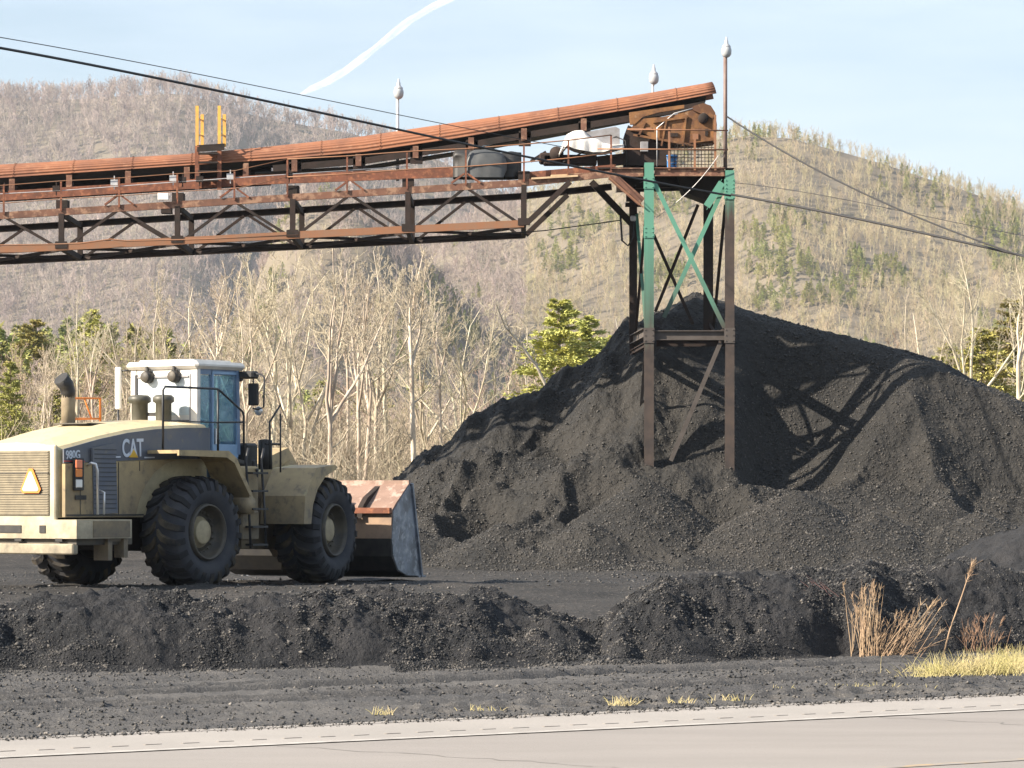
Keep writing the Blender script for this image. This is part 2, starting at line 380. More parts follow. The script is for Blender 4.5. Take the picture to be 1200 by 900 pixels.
def axis(segs):
    out = []
    for a, b, st in segs: out += list(np.arange(a, b, st))
    return np.array(out + [segs[-1][1]])
def grid(name, xs, ys, zf, mat, smoothf=True):
    X, Y = np.meshgrid(xs, ys); Z = zf(X, Y); n, m = X.shape
    V = np.stack([X.ravel(), Y.ravel(), Z.ravel()], 1)
    i = np.arange(n * m).reshape(n, m)
    Fc = np.stack([i[:-1, :-1].ravel(), i[:-1, 1:].ravel(), i[1:, 1:].ravel(), i[1:, :-1].ravel()], 1)
    return mesh_np(name, V, Fc, mat, smooth=smoothf)
xs = axis([(-1500, -500, 50), (-500, -60, 10), (-60, 60, 2), (60, 500, 10), (500, 1500, 50)])
ys = axis([(-90, 20, 10), (20, 160, 1.5), (160, 1100, 10), (1100, 1560, 8), (1560, 2500, 12), (2500, 3200, 50)])
ground_m = M['litter']
def ground_z(X, Y): return gz(X, Y) - .4 * smooth(35, 39, Y) * (1 - smooth(106, 111, Y)) * (1 - smooth(20, 25, np.abs(X)))
tag(grid('ground', xs, ys, ground_z, ground_m), kind='structure')

def strip_uv(name, mat, z, s0, s1, n0, n1, kind='structure'):
    """flat strip along the road between distances n0..n1 beyond its far edge"""
    vs = []
    for s in (s0, s1):
        for n in (n0, n1):
            p = RD0 + RDd * s + RDn * n; vs.append((p[0], p[1], z))
    o = mesh_np(name, vs, [(0, 1, 3, 2)], mat)
    return tag(o, kind=kind) if kind else o
# road: a slab of asphalt with markings
road = strip_uv('road', M['asphalt'], .016, -90, 90, -14, 0)
strip_uv('paved_shoulder', pm('asphalt_pale', (.275, .257, .24), .9, col2=(.32, .298, .278), nscale=.8, col3=(.20, .185, .17), n3=90, lo3=.52, hi3=.75, bump=.4, bscale=150, bdist=.006, coords='World'), .019, -90, 90, -1.6, -.0)
strip_uv('edge_line', M['paint_white'], .023, -90, 90, -1.69, -1.58)
strip_uv('centre_line', M['paint_yellow'], .020, -90, 90, -5.52, -5.41)
strip_uv('pavement_crack', pm('crack', (.10, .09, .08), .9, col2=(.33, .30, .28), nscale=5, lo=.45, hi=.6, coords='World'), .022, -90, 90, -.20, -.17)
mb = MB()
for k in range(-40, 75):
    p = RD0 + RDd * (k * .27); a = math.atan2(RDd[1], RDd[0]); q = p + RDn * (-1.18 + random.Random(k).uniform(-.02, .02))
    mb.box((q[0], q[1], .0215), (.11 + .03 * random.Random(k + 9).random(), .035, .003), rz=a)
tag(mb.build('rumble_strip', pm('rumble', (.22, .195, .18), .9, col2=(.285, .265, .245), nscale=8, lo=.4, hi=.6, coords='World')), kind='structure')
# gravel shoulder: fine relief with tyre ruts and lug prints
BF = [(-30, 22.5), (-12, 29.4), (-4.67, 31.75), (-1.6, 32.3), (.8, 33.2), (5.2, 35.4), (14, 39.5), (30, 47)]   # foot of the berm
def foot(X): return table(X, BF)
def gravel_z(s, n):
    X = RD0[0] + RDd[0] * s + RDn[0] * n; Y = RD0[1] + RDd[1] * s + RDn[1] * n
    z = .008 + .015 * fbm(X * 3, Y * 3, 3, 2) + .016 * fbm(X * 14, Y * 14, 3, 4)
    z = z + .06 * smooth(0, 1.5, n)
    e = smooth(.05, .35, n)
    for (n0, wdt, dep, bend) in ((2.05, .09, .075, .5), (2.30, .08, .06, .5), (3.75, .11, .10, 1.2), (4.0, .09, .07, 1.2), (1.15, .1, .02, 0), (5.0, .2, .05, 2)):
        c = n0 + bend * .25 * np.sin(s * .35 + n0) + .04 * np.sin(s * 1.7)
        z = z - dep * np.exp(-((n - c) / wdt) ** 2) + dep * .6 * np.exp(-((n - c - wdt * 1.6) / wdt) ** 2)
    # lug prints near the pavement
    lug = (np.sin(s * 2 * math.pi / .33 + .4) > -.1) * smooth(3.2, 4.4, s) * (1 - smooth(9.2, 11, s))
    lug2 = (np.sin(s * 2 * math.pi / .33 + .4) > .3) * (1 - smooth(1.5, 3, s)) * .35
    z = z - (lug + lug2) * .05 * np.exp(-((n - .62) / .11) ** 4) + (lug) * .03 * np.exp(-((n - .82) / .07) ** 2)
    return z * e + .004 - .004 * (1 - e)
sg = np.arange(-9, 14, .035); ng = np.concatenate([np.arange(0, 1.2, .025), np.arange(1.2, 9, .05)])
S, N_ = np.meshgrid(sg, ng); Z = gravel_z(S, N_)
X = RD0[0] + RDd[0] * S + RDn[0] * N_; Y = RD0[1] + RDd[1] * S + RDn[1] * N_
n, m = X.shape; i = np.arange(n * m).reshape(n, m)
Fc = np.stack([i[:-1, :-1].ravel(), i[:-1, 1:].ravel(), i[1:, 1:].ravel(), i[1:, :-1].ravel()], 1)
tag(mesh_np('gravel_shoulder', np.stack([X.ravel(), Y.ravel(), Z.ravel()], 1), Fc, M['gravel'], smooth=True), kind='structure')
# plain continuation of the shoulder outside the view
for (a, b) in ((-90, -9.0), (14.0, 90)):
    strip_uv('gravel_shoulder', M['gravel'], .012, a, b, 0, 9)

# yard of coal dust
def yard_z(X, Y):
    r = .06 * (np.exp(-((Y - 75 - .1 * X) / .35) ** 2) + np.exp(-((Y - 77.2 - .12 * X) / .35) ** 2) + np.exp(-((Y - 66 + .15 * X) / .3) ** 2))
    return gz(X, Y) + .03 + .07 * fbm(X * .8, Y * .8, 4, 12) + .03 * fbm(X * 3, Y * 3, 2, 13) - r
tag(grid('yard', np.arange(-26, 26, .16), np.arange(34, 112, .16), lambda X, Y: yard_z(X, Y) - .5 * (1 - smooth(0, 1.2, Y - foot(X) - .5)) , M['yard']), kind='structure')

# ---- rocks scattered as one mesh
def scatter_rocks(name, mat, X, Y, Z, size, kind='stuff', seed=1):
    rng = np.random.default_rng(seed); n = len(X)
    base = np.array([(1, 0, 0), (-1, 0, 0), (0, 1, 0), (0, -1, 0), (0, 0, 1), (0, 0, -1)], float)
    V = base[None] * (1 + rng.uniform(-.35, .35, (n, 6, 3))) + rng.uniform(-.3, .3, (n, 6, 3))
    ang = rng.uniform(0, 6.28, n); tl = rng.uniform(-.6, .6, n)
    c, s = np.cos(ang), np.sin(ang); ct, st = np.cos(tl), np.sin(tl)
    x = V[..., 0] * c[:, None] - V[..., 1] * s[:, None]; y = V[..., 0] * s[:, None] + V[..., 1] * c[:, None]; z = V[..., 2]
    y2 = y * ct[:, None] - z * st[:, None]; z2 = y * st[:, None] + z * ct[:, None]
    V = np.stack([x, y2, z2], 2) * (np.asarray(size) * rng.uniform(.8, 1.2, n))[:, None, None] * np.array([1, 1, .75])
    V += np.stack([X, Y, Z], 1)[:, None, :]
    f = np.array([(0, 2, 4), (2, 1, 4), (1, 3, 4), (3, 0, 4), (2, 0, 5), (1, 2, 5), (3, 1, 5), (0, 3, 5)])
    Fc = (f[None] + (np.arange(n) * 6)[:, None, None]).reshape(-1, 3)
    return tag(mesh_np(name, V.reshape(-1, 3), Fc, mat), kind=kind)

# ---- the berm along the shoulder
def berm_crest(X):
    return table(X, [(-30, .6), (-4.9, .60), (-3.6, .62), (-2.4, .64), (-1.2, .68), (-.4, .64), (.2, .56), (.62, .4), (.78, .34), (1.05, .56), (1.5, .72), (2.2, .78), (3.5, .82), (5.5, .82), (30, .8)])
def berm_z(X, Y, which):
    f = foot(X) + .22 * fbm(X * .9, X * 0, 3, 77) + .10 * fbm(X * 3.1, Y * .4, 2, 78)
    d = Y - f
    H = berm_crest(X) * (1 + .10 * fbm(X * 1.3, X * 0 + 2, 3, 90)) + .06
    wf = .72 + .25 * fbm(X * .7, X * 0, 2, 91)
    up = smooth(0, 1, d / wf * 1.0) ** .85
    prof = H * np.clip(.5 * np.clip(d / wf, 0, 1) ** .7 + .32 * up + .18 * smooth(.5, 1.5, d), 0, 1)
    dn = smooth(0, 1, (d - 1.5) / 1.1)
    z = prof * (1 - dn)
    env = np.clip(z / .3, 0, 1)
    # gullies running down the face, and lumps
    g = ridged(X * 1.25 + .5 * fbm(X * 2, Y * 2, 2, 40), Y * .35, 3, 41)
    z = z + env * ((g - .55) * .13 + .09 * fbm(X * 1.9, Y * 1.9, 3, 46) + .06 * fbm(X * 5, Y * 5, 3, 42) + .045 * fbm(X * 11, Y * 11, 3, 43) + .02 * np.abs(fbm(X * 30, Y * 30, 2, 44)))
    z = z + .03 * fbm(X * 6, Y * 6, 3, 45) * smooth(-.1, .1, d)
    # the notch between the two lengths
    if which == 0: z = z * (1 - smooth(.45, .95, X + (Y - 33) * -.25))
    if which == 1: z = z * smooth(.72, 1.15, X + (Y - 33) * .12)
    z = z + (.10 + .05 * fbm(X * 2.3, Y * 2.3, 2, 47)) * np.exp(-((d - .05) / .3) ** 2) * (1 if which != 9 else 0)
    return z + .02
def berm(which, x0, x1, label):
    xs_ = np.arange(x0, x1, .021); ds = np.arange(-.7, 2.9, .021)
    X, D = np.meshgrid(xs_, ds); Y = foot(X) + D
    Z = berm_z(X, Y, which); edge = np.minimum(smooth(-.7, -.45, D), 1 - smooth(2.6, 2.9, D)); Z = Z * edge - .06 * (1 - edge) + np.where(D > 1, .06 * smooth(36, 50, Y), 0)
    n, m = X.shape; i = np.arange(n * m).reshape(n, m)
    Fc = np.stack([i[:-1, :-1].ravel(), i[:-1, 1:].ravel(), i[1:, 1:].ravel(), i[1:, :-1].ravel()], 1)
    o = mesh_np('spoil_bank', np.stack([X.ravel(), Y.ravel(), Z.ravel()], 1), Fc, M['berm'], smooth=True)
    tag(o, label, 'bank', 'banks of coal waste along the road')
    # rocks on it
    rng = np.random.default_rng(50 + which); n = int((x1 - x0) * 6500)
    rx = rng.uniform(x0, x1, n * 2); rd = rng.uniform(-.55, 1.7, n * 2)
    keep = vnoise(rx * 2.2, rd * 2.2 + 9, 60) + .55 * rng.uniform(size=n * 2) > .72
    rx, rd = rx[keep], rd[keep]; ry = foot(rx) + rd; rz = berm_z(rx, ry, which)
    sz = .004 + .011 * rng.uniform(size=len(rx)) ** 3.5 + .016 * (rng.uniform(size=len(rx)) > .994)
    scatter_rocks('waste_lumps', M['pebble'], rx, ry, rz + sz * .3, sz, seed=which + 3)
berm(0, -13.5, 1.3, 'long low bank of dark coal waste in front of the wheel loader')
berm(1, .3, 12.5, 'low bank of dark coal waste behind the dry reeds and the notch')
# plain run-outs of the bank beyond the view
# pebbles on the shoulder
rng = np.random.default_rng(8)
s_ = rng.uniform(-9, 14, 60000); n_ = rng.uniform(-.6, 8.0, 60000); n_ = np.where(n_ < 0, -.35 * rng.uniform(size=60000) ** 2, n_) ; zz = np.where(n_ > 0, gravel_z(s_, n_), .022)
px_ = RD0[0] + RDd[0] * s_ + RDn[0] * n_; py_ = RD0[1] + RDd[1] * s_ + RDn[1] * n_
k = (py_ < foot(px_) + .1) & (vnoise(px_ * .8, py_ * .8, 3) + rng.uniform(0, .5, 60000) > .6)
px_, py_, zz = px_[k], py_[k], zz[k]
sz = .005 + .015 * rng.uniform(size=len(px_)) ** 4
scatter_rocks('gravel', M['pebble'], px_, py_, zz + sz * .4, sz, seed=11)

# loose coal lumps over the yard
yx = rng.uniform(-16, 16, 26000); yy = rng.uniform(37, 90, 26000); k = vnoise(yx * .5, yy * .3, 333) + rng.uniform(0, .5, 26000) > .7; yx, yy = yx[k], yy[k]
sz = .012 + .035 * rng.uniform(size=len(yx)) ** 4; scatter_rocks('yard_lumps', M['coal_lump'], yx, yy, yard_z(yx, yy) + sz * .3, sz, seed=21)

# cracks in the carriageway
mb = MB(); rc = random.Random(12)
def crack(s0, n0, s1, n1, w0=.012, z=.0175):
    k = 26; pts = []
    for i in range(k + 1):
        t = i / k; s = s0 + (s1 - s0) * t + rc.gauss(0, .035); n = n0 + (n1 - n0) * t + rc.gauss(0, .02); p = RD0 + RDd * s + RDn * n; pts.append(p)
    for a, b in zip(pts[:-1], pts[1:]):
        d = (b - a); d = d / max(np.linalg.norm(d), 1e-6); q = np.array([-d[1], d[0]]) * w0 * rc.uniform(.3, 1) ; mb.add([(a[0] - q[0], a[1] - q[1], z), (b[0] - q[0], b[1] - q[1], z), (b[0] + q[0], b[1] + q[1], z), (a[0] + q[0], a[1] + q[1], z)], [(0, 1, 2, 3)])
crack(1.2, -1.75, 2.1, -5.5); crack(6.5, -1.75, 6.9, -4.5, .010); crack(-1.5, -1.75, -2.4, -4.2, .009)
tag(mb.build('pavement_crack', pm('tar_crack', (.15, .14, .13), .9), fix=False), kind='structure')
# ------------------------------------------------------------------ coal pile
PA = (5.4, 102.5); PZ0 = -.3
def prof(d):    # drop below a crest of 8.1 m
    return np.interp(d, [0, .8, 3, 5.5, 9, 13.5, 16], [0, .35, 2.45, 5.2, 7.0, 8.15, 8.6])
def pile_raw(X, Y):
    crest = table(X, [(5.4, 7.80), (6.3, 7.45), (7.6, 7.0), (9.0, 6.6), (10.9, 6.1), (12.3, 5.65), (13.2, 5.15), (14.7, 4.4), (16.6, 3.6), (19, 2.0), (24, .2), (40, -.5)])
    cy = table(X, [(5.4, 102.5), (8, 102.0), (12, 100.4), (16, 99.6), (24, 99)])
    wx = X + .5 * fbm(X * .35, Y * .35, 3, 201); wy = Y + .5 * fbm(X * .35 + 9, Y * .35, 3, 202)
    d = np.abs(wy - cy); Hs = (crest - PZ0) / (7.8 - PZ0)
    zr = crest - prof(d / np.clip(Hs, .2, 1) ** .35) * np.clip(Hs, 0.05, 1)
    dx = PA[0] - wx; dy = wy - PA[1]; r = np.hypot(dx, dy); wgt = np.clip(dy * dy / np.maximum(r * r, 1e-6), 0, 1) ** .8
    zl = PZ0 + 8.1 - ((1 - wgt) * (.62 * r + .25 * (1 - np.exp(-r))) + wgt * prof(r))
    z = np.where(X > PA[0], zr, zl)
    return z
def pile_z(X, Y):
    z = pile_raw(X, Y)
    env = smooth(-.3, 1.2, z) * (1 - .6 * smooth(5.8, 7.6, z)) * (1 - .7 * smooth(7, 9, X) * smooth(98.5, 100.5, Y)); env2 = smooth(-.5, .6, z)
    L_ = 1 - smooth(4.8, 7.4, X + (Y - 97) * .3)
    # long slumped ribs running down to the left on the left flank
    u = X * .62 - (Y - 97) * .25 + .35 * fbm(X * .5, Y * .5, 2, 230)
    z = z + env * L_ * (ridged(u * .8, (X + Y * 1.6) * .10, 2, 231) - .5) * 1.15
    z = z - 1.9 * smooth(6.0, 7.1, X - (Y - 97) * .10) * (1 - smooth(8.2, 11.5, X)) * np.exp(-((Y - 98.5) / 1.9) ** 4)  # hollow added to the shape so the pile lies in shade right of the tower
    z = z + env * (.3 + .7 * L_) * fbm(X * .7, Y * .7, 2, 233) * .35
    z = z + env2 * (.03 + .26 * L_) * fbm(X * 2.2, Y * 1.6, 3, 234)
    # bowls cut by the loader, with a steep crisp scarp behind
    for (cx, cyy, rad, dep, steep) in ((10.3, 96.2, 1.45, .9, 1.3), (13.8, 95.6, 2.2, 1.0, .9), (-.9, 95.6, 1.5, 1.7, 1.9), (2.3, 94.9, 1.3, 1.5, 1.8), (5.4, 94.6, 1.2, 1.1, 1.6), (1.0, 98.2, 1.2, 1.0, 1.7)):
        rr = np.hypot((X - cx) * 1.05, (Y - cyy) * .9) + .22 * fbm(X * 1.1, Y * 1.1, 3, 240)
        loc = pile_raw(np.array(cx), np.array(cyy)) - dep * .5
        bowl = loc + steep * np.clip(rr - rad * .6, 0, 9) + .45 * (Y - cyy)
        z = np.minimum(z, np.where(rr < rad * 1.7, bowl + .05 * fbm(X * 3, Y * 3, 3, 241), 99))
    # fans and small cones of coal at the toe
    for (cx, cyy, zc, sl) in ((3.55, 94.6, 2.3, .70), (2.0, 92.6, 1.1, .58), (-.3, 93.6, 1.0, .5), (7.6, 93.6, 1.9, .50), (9.6, 92.8, 1.3, .42), (-2.6, 94.6, .9, .5), (12.4, 92.6, 1.3, .40), (5.9, 92.2, .6, .5)):
        rr = np.hypot(X - cx, Y - cyy) + .14 * fbm(X * 1.2, Y * 1.2, 3, 250)
        z = np.maximum(z, zc - sl * rr)
    return z + env2 * (.035 * fbm(X * 6, Y * 6, 3, 235) + .03 * fbm(X * 15, Y * 15, 2, 236))
xs_ = np.arange(-11.5, 26, .065); ys_ = np.concatenate([np.arange(87.5, 104.5, .055), np.arange(104.5, 118, .3)])
def pz(X, Y):
    z = pile_z(X, Y); g = yard_z(X, Y) - .25
    return np.maximum(z, g)
pile = tag(grid('coal_pile', xs_, ys_, pz, M['coal']), 'huge black coal pile heaped around the legs of the conveyor tower', 'coal pile')
# lumps
rng = np.random.default_rng(77); n = 230000
lx = rng.uniform(-9, 17, n); ly = rng.uniform(88.5, 104, n); lz = pile_z(lx, ly)
patch = smooth(5.5, 7.5, lx) * .45 + smooth(.4, .7, vnoise(lx * .6, ly * .6, 301)) * .5 + .06 + .35 * (1 - smooth(.5, 2.8, lz)) - .4 * smooth(4.2, 6.5, lz)
ok = (lz > yard_z(lx, ly)) & (rng.uniform(size=n) < patch)
lx, ly, lz = lx[ok], ly[ok], lz[ok]; sz = .010 + .034 * rng.uniform(size=len(lx)) ** 4
scatter_rocks('coal_lumps', M['coal_lump'], lx, ly, lz + sz * .3, sz, seed=9)
# a second heap whose shaded flank and pale rim enter at the right
def mz(X, Y):
    d = np.hypot((X - 16.2) / 1.25, Y - 84.0); z = 3.0 - .62 * d + .3 * fbm(X * .9, Y * .9, 4, 400) + .12 * fbm(X * 4, Y * 4, 3, 401)
    return np.maximum(np.minimum(z, 2.2 + .1 * fbm(X, Y, 2, 3)), yard_z(X, Y) - .3)
tag(grid('spoil_heap', np.arange(8.5, 24, .08), np.arange(77.5, 91, .08), mz, M['berm']), 'dark spoil heap with a flat top at the right foot of the coal pile', 'heap')
# ------------------------------------------------------------------ trees
class TB:     # fast tapered twigs
    def __init__(s): s.V = []; s.F = []; s.n = 0
    def limb(s, pts, rs, ns=3):
        u = None; base = s.n
        for i, p in enumerate(pts):
            d = (pts[min(i + 1, len(pts) - 1)] - pts[max(i - 1, 0)]); d.normalize()
            if u is None: u = d.orthogonal().normalized()
            u = (u - d * u.dot(d)).normalized(); v = d.cross(u)
            for k in range(ns):
                a = 6.2832 * k / ns; q = p + (u * math.cos(a) + v * math.sin(a)) * rs[i]; s.V.append((q.x, q.y, q.z))
        for i in range(len(pts) - 1):
            for k in range(ns):
                a = base + i * ns + k; b = base + i * ns + (k + 1) % ns
                s.F.append((a, b, b + ns, a + ns))
        s.n += ns * len(pts)
    def obj(s, name, mat, parent=None, link=True):
        o = mesh_np(name, s.V, s.F, mat, parent, smooth=True); return o

def grow_path(rng, p, d, L, seg, wig, up):
    pts = [p.copy()]; d = d.normalized()
    for i in range(seg):
        d = (d + Vector((rng.gauss(0, wig), rng.gauss(0, wig), rng.gauss(0, wig) + up))).normalized()
        p = p + d * (L / seg); pts.append(p.copy())
    return pts
def side_dir(rng, d, ang):
    o = d.orthogonal().normalized(); o = Matrix.Rotation(rng.uniform(0, 6.283), 3, d) @ o
    return (d * math.cos(ang) + o * math.sin(ang)).normalized()
def bare_tree(seed, H, r0, nstem=1, fork=(.3, .5), leaders=3, spread=.35, counts=(9, 6, 4), rtw=.012, wig=.06, crown_low=.25, droop=0.0, lean=0.0):
    rng = random.Random(seed); T = TB(); K = TB()
    def branch(p, d, L, r, lev):
        seg = (6, 5, 4, 3, 2)[min(lev, 4)]
        pts = grow_path(rng, p, d, L, seg, wig * (1.3 + .5 * lev), .05 + .04 * lev - droop)
        r1 = max(rtw * .55, r * .25)
        rs = [r + (r1 - r) * (i / seg) ** .8 for i in range(seg + 1)]
        (T if lev == 0 else K).limb(pts, rs, 6 if lev == 0 else (4 if lev == 1 else 3))
        if lev >= len(counts): return
        n = counts[lev]; n = max(1, int(n * rng.uniform(.8, 1.2)))
        for k in range(n):
            t = (crown_low if lev == 0 else .18) + (1 - (crown_low if lev == 0 else .18)) * (k + rng.random()) / n
            f = min(t, .999) * seg; i = int(f); q = pts[i].lerp(pts[i + 1], f - i); dd = (pts[i + 1] - pts[i]).normalized()
            cl = L * (1.05 - .72 * t) * rng.uniform(.38, .68) * (1 if lev else .75)
            cr = max(rtw, rs[i] * rng.uniform(.32, .5))
            branch(q, side_dir(rng, dd, rng.uniform(.45, .95)), cl, cr, lev + 1)
    for sidx in range(nstem):
        a = rng.uniform(0, 6.28); b = Vector((math.cos(a), math.sin(a), 0)) * (.15 if nstem > 1 else 0)
        d0 = Vector((math.cos(a) * (.12 if nstem > 1 else .02) + lean, math.sin(a) * .1, 1)).normalized()
        hf = H * rng.uniform(*fork); pts = grow_path(rng, b, d0, hf, 4, wig * .5, .02)
        rs = [r0 * (1.25 if i == 0 else 1 - .08 * i) for i in range(5)]; T.limb(pts, rs, 7)
        for k in range(leaders):
            ang = spread * rng.uniform(.4, 1.2) * (1 if k else .35)
            branch(pts[-1], side_dir(rng, (pts[-1] - pts[-2]).normalized(), ang), (H - hf) * rng.uniform(.8, 1.02), r0 * rng.uniform(.45, .68), 0)
        for k in range(3):
            i = rng.choice([2, 3]); branch(pts[i], side_dir(rng, Vector((0, 0, 1)), rng.uniform(.7, 1.2)), H * rng.uniform(.15, .3), r0 * .3, 1)
    return T, K

def pine(seed, H, r0, leaf, nb=70, per=26, width=.24, low=.12):
    rng = random.Random(seed); T = TB(); V = []; Fq = []
    T.limb([Vector((0, 0, 0)), Vector((.05, 0, H * .5)), Vector((0, .05, H))], [r0, r0 * .6, r0 * .1], 6)
    for i in range(nb):
        t = low + (1 - low) * (i + rng.random()) / nb; a = rng.uniform(0, 6.28)
        L = H * width * (1 - t) ** .75 * rng.uniform(.55, 1.25) + H * .02
        p = Vector((0, 0, H * t)); d = Vector((math.cos(a), math.sin(a), rng.uniform(-.15, .35))).normalized(); e = p + d * L
        T.limb([p, p.lerp(e, .5) + Vector((0, 0, .03 * L)), e], [r0 * .2, r0 * .12, r0 * .04], 3)
        for k in range(per):
            u = rng.uniform(.2, 1.05); c = p.lerp(e, u) + Vector((rng.gauss(0, .1), rng.gauss(0, .1), rng.gauss(0, .07))) * L
            o = side_dir(rng, d, rng.uniform(.2, 1.3)) * leaf * rng.uniform(.6, 1.4); s2 = side_dir(rng, o.normalized(), 1.57) * leaf * .28
            n = len(V); V += [tuple(c - s2), tuple(c + s2), tuple(c + o)]; Fq.append((n, n + 1, n + 2))
    return T, (V, Fq)

def unlinked(o):
    for c in list(o.users_collection): c.objects.unlink(o)
    return o
def joined_proto(name, parts, mats):
    """one mesh from (V,F) lists: prototype for instanced far woods"""
    V = []; Fc = []; mi = []
    for k, (v, f) in enumerate(parts):
        n = len(V); V += list(v); Fc += [tuple(i + n for i in q) for q in f]; mi += [k] * len(f)
    me = bpy.data.meshes.new(name); me.from_pydata(V, [], Fc); me.polygons.foreach_set('material_index', mi)
    for m in mats: me.materials.append(m)
    me.update(); return bpy.data.objects.new(name, me)

def forest(name, pts, protos, smin, smax, seed, label=None):
    """one stuff object: prototypes instanced on its vertices"""
    me = bpy.data.meshes.new(name); me.from_pydata([tuple(p) for p in pts], [], [])
    o = bpy.data.objects.new(name, me); C.objects.link(o)
    ng = bpy.data.node_groups.new(name, 'GeometryNodeTree')
    ng.interface.new_socket('Geometry', in_out='INPUT', socket_type='NodeSocketGeometry'); ng.interface.new_socket('Geometry', in_out='OUTPUT', socket_type='NodeSocketGeometry')
    N = ng.nodes; L = ng.links; gi = N.new('NodeGroupInput'); go = N.new('NodeGroupOutput')
    g2i = N.new('GeometryNodeGeometryToInstance')
    for p in protos[::-1]:
        oi = N.new('GeometryNodeObjectInfo'); oi.inputs['Object'].default_value = p; oi.inputs['As Instance'].default_value = True
        L.new(oi.outputs['Geometry'], g2i.inputs[0]) if False else None
    jn = N.new('GeometryNodeJoinGeometry')
    for p in protos:
        oi = N.new('GeometryNodeObjectInfo'); oi.inputs['Object'].default_value = p; oi.inputs['As Instance'].default_value = True
        L.new(oi.outputs['Geometry'], jn.inputs[0])
    ip = N.new('GeometryNodeInstanceOnPoints'); ip.inputs['Pick Instance'].default_value = True
    ri = N.new('FunctionNodeRandomValue'); ri.data_type = 'INT'; ri.inputs['Min'].default_value = 0; ri.inputs['Max'].default_value = len(protos) - 1; ri.inputs['Seed'].default_value = seed
    rr = N.new('FunctionNodeRandomValue'); rr.data_type = 'FLOAT_VECTOR'; rr.inputs[0].default_value = (-.06, -.06, 0); rr.inputs[1].default_value = (.06, .06, 6.283); rr.inputs['Seed'].default_value = seed + 1
    rs = N.new('FunctionNodeRandomValue'); rs.data_type = 'FLOAT'; rs.inputs[2].default_value = smin; rs.inputs[3].default_value = smax; rs.inputs['Seed'].default_value = seed + 2
    L.new(gi.outputs[0], ip.inputs['Points']); L.new(jn.outputs[0], ip.inputs['Instance']); L.new(ri.outputs[2], ip.inputs['Instance Index'])
    L.new(rr.outputs[0], ip.inputs['Rotation']); L.new(rs.outputs[1], ip.inputs['Scale']); L.new(ip.outputs[0], go.inputs[0])
    md = o.modifiers.new('instances', 'NODES'); md.node_group = ng
    return tag(o, label, kind='stuff')

def far_proto(name, seed, H, rtw, counts, mat, leaders=3, spread=.5):
    T, K = bare_tree(seed, H, H * .014, 1, (.3, .45), leaders, spread, counts, rtw, .09, .1)
    return joined_proto(name, [(T.V, T.F), (K.V, K.F)], [mat, mat])
far_a = [far_proto('bare_tree_far', 100 + k, 13, .055, (7, 5), M['far_twig_gold'], 3 + k % 2, .55) for k in range(5)]
far_b = [far_proto('bare_tree_grey', 120 + k, 13, .075, (7, 5), M['far_twig_grey'], 3 + k % 2, .55) for k in range(5)]
mid_a = [far_proto('bare_tree_mid', 140 + k, 12, .020, (8, 6, 3), (M['far_twig'], M['far_twig_grey'], M['bark_brown'])[k % 3], 4, .65) for k in range(6)]
far_p = []
for k in range(3):
    T, (pv, pf) = pine(160 + k, 13, .2, .6, 60, 26, .27, .08); far_p.append(joined_proto('pine_far', [(T.V, T.F), (pv, pf)], [M['bark_brown'], M['far_needle']]))

rng = np.random.default_rng(5)
def pts_in(n, y0, y1, px0, px1, dens=None, power=1.0):
    Y = y0 + (y1 - y0) * rng.uniform(size=n) ** power; px = rng.uniform(px0, px1, n); X = (px - 600) * Y / F
    if dens is not None:
        k = rng.uniform(size=n) < dens(X, Y); X, Y = X[k], Y[k]
    return X, Y
def to3(X, Y, dz=-.3): return np.stack([X, Y, gz(X, Y) + dz], 1)
X, Y = pts_in(19000, 1730, 2440, -750, 950); forest('bare_woods_on_left_hill', to3(X, Y), far_b, .75, 1.35, 1)
X, Y = pts_in(25000, 1130, 1540, -900, 1800, lambda X, Y: np.where(X > -260, 1, .6)); k = np.ones(len(X), bool)
ever = smooth(.5, .65, vnoise(X / 20 + 3, Y / 40, 71)) * np.where(X > 60, .95, .6) * np.where(Y > 1450, .35, 1)
ev = rng.uniform(size=len(X)) < ever * .8
lf = X < 5; forest('bare_woods_on_right_hill', to3(X[~ev & ~lf], Y[~ev & ~lf]), far_a, .4, .75, 4); forest('bare_woods_on_foothill', to3(X[~ev & lf], Y[~ev & lf]), far_b, .4, .8, 5); forest('pines_on_right_hill', to3(X[ev], Y[ev]), far_p, .3, .6, 7)
X, Y = pts_in(9500, 260, 1120, -900, 1750, None, 1.0)
ever = smooth(.45, .6, vnoise(X / 18 + 3, Y / 60, 73)) * np.where((X / Y) < -.095, .9, .15)
ev = rng.uniform(size=len(X)) < ever
forest('bare_woods_in_valley', to3(X[~ev], Y[~ev]), far_b[:3] + far_a[:2], .35, .75, 10); forest('pines_in_valley', to3(X[ev], Y[ev]), far_p, .5, 1.0, 13)
X, Y = pts_in(230, 200, 430, -200, 190, lambda X, Y: smooth(-.085, -.13, X / Y) * .5); forest('pines_at_left', to3(X, Y), far_p, .45, .95, 14)
X, Y = pts_in(1500, 138, 260, -300, 1500, lambda X, Y: np.where(X / Y < -.07, .8, .28), 1.0)
forest('bare_woods_behind_the_bank', to3(X, Y), mid_a, .28, .6, 15)
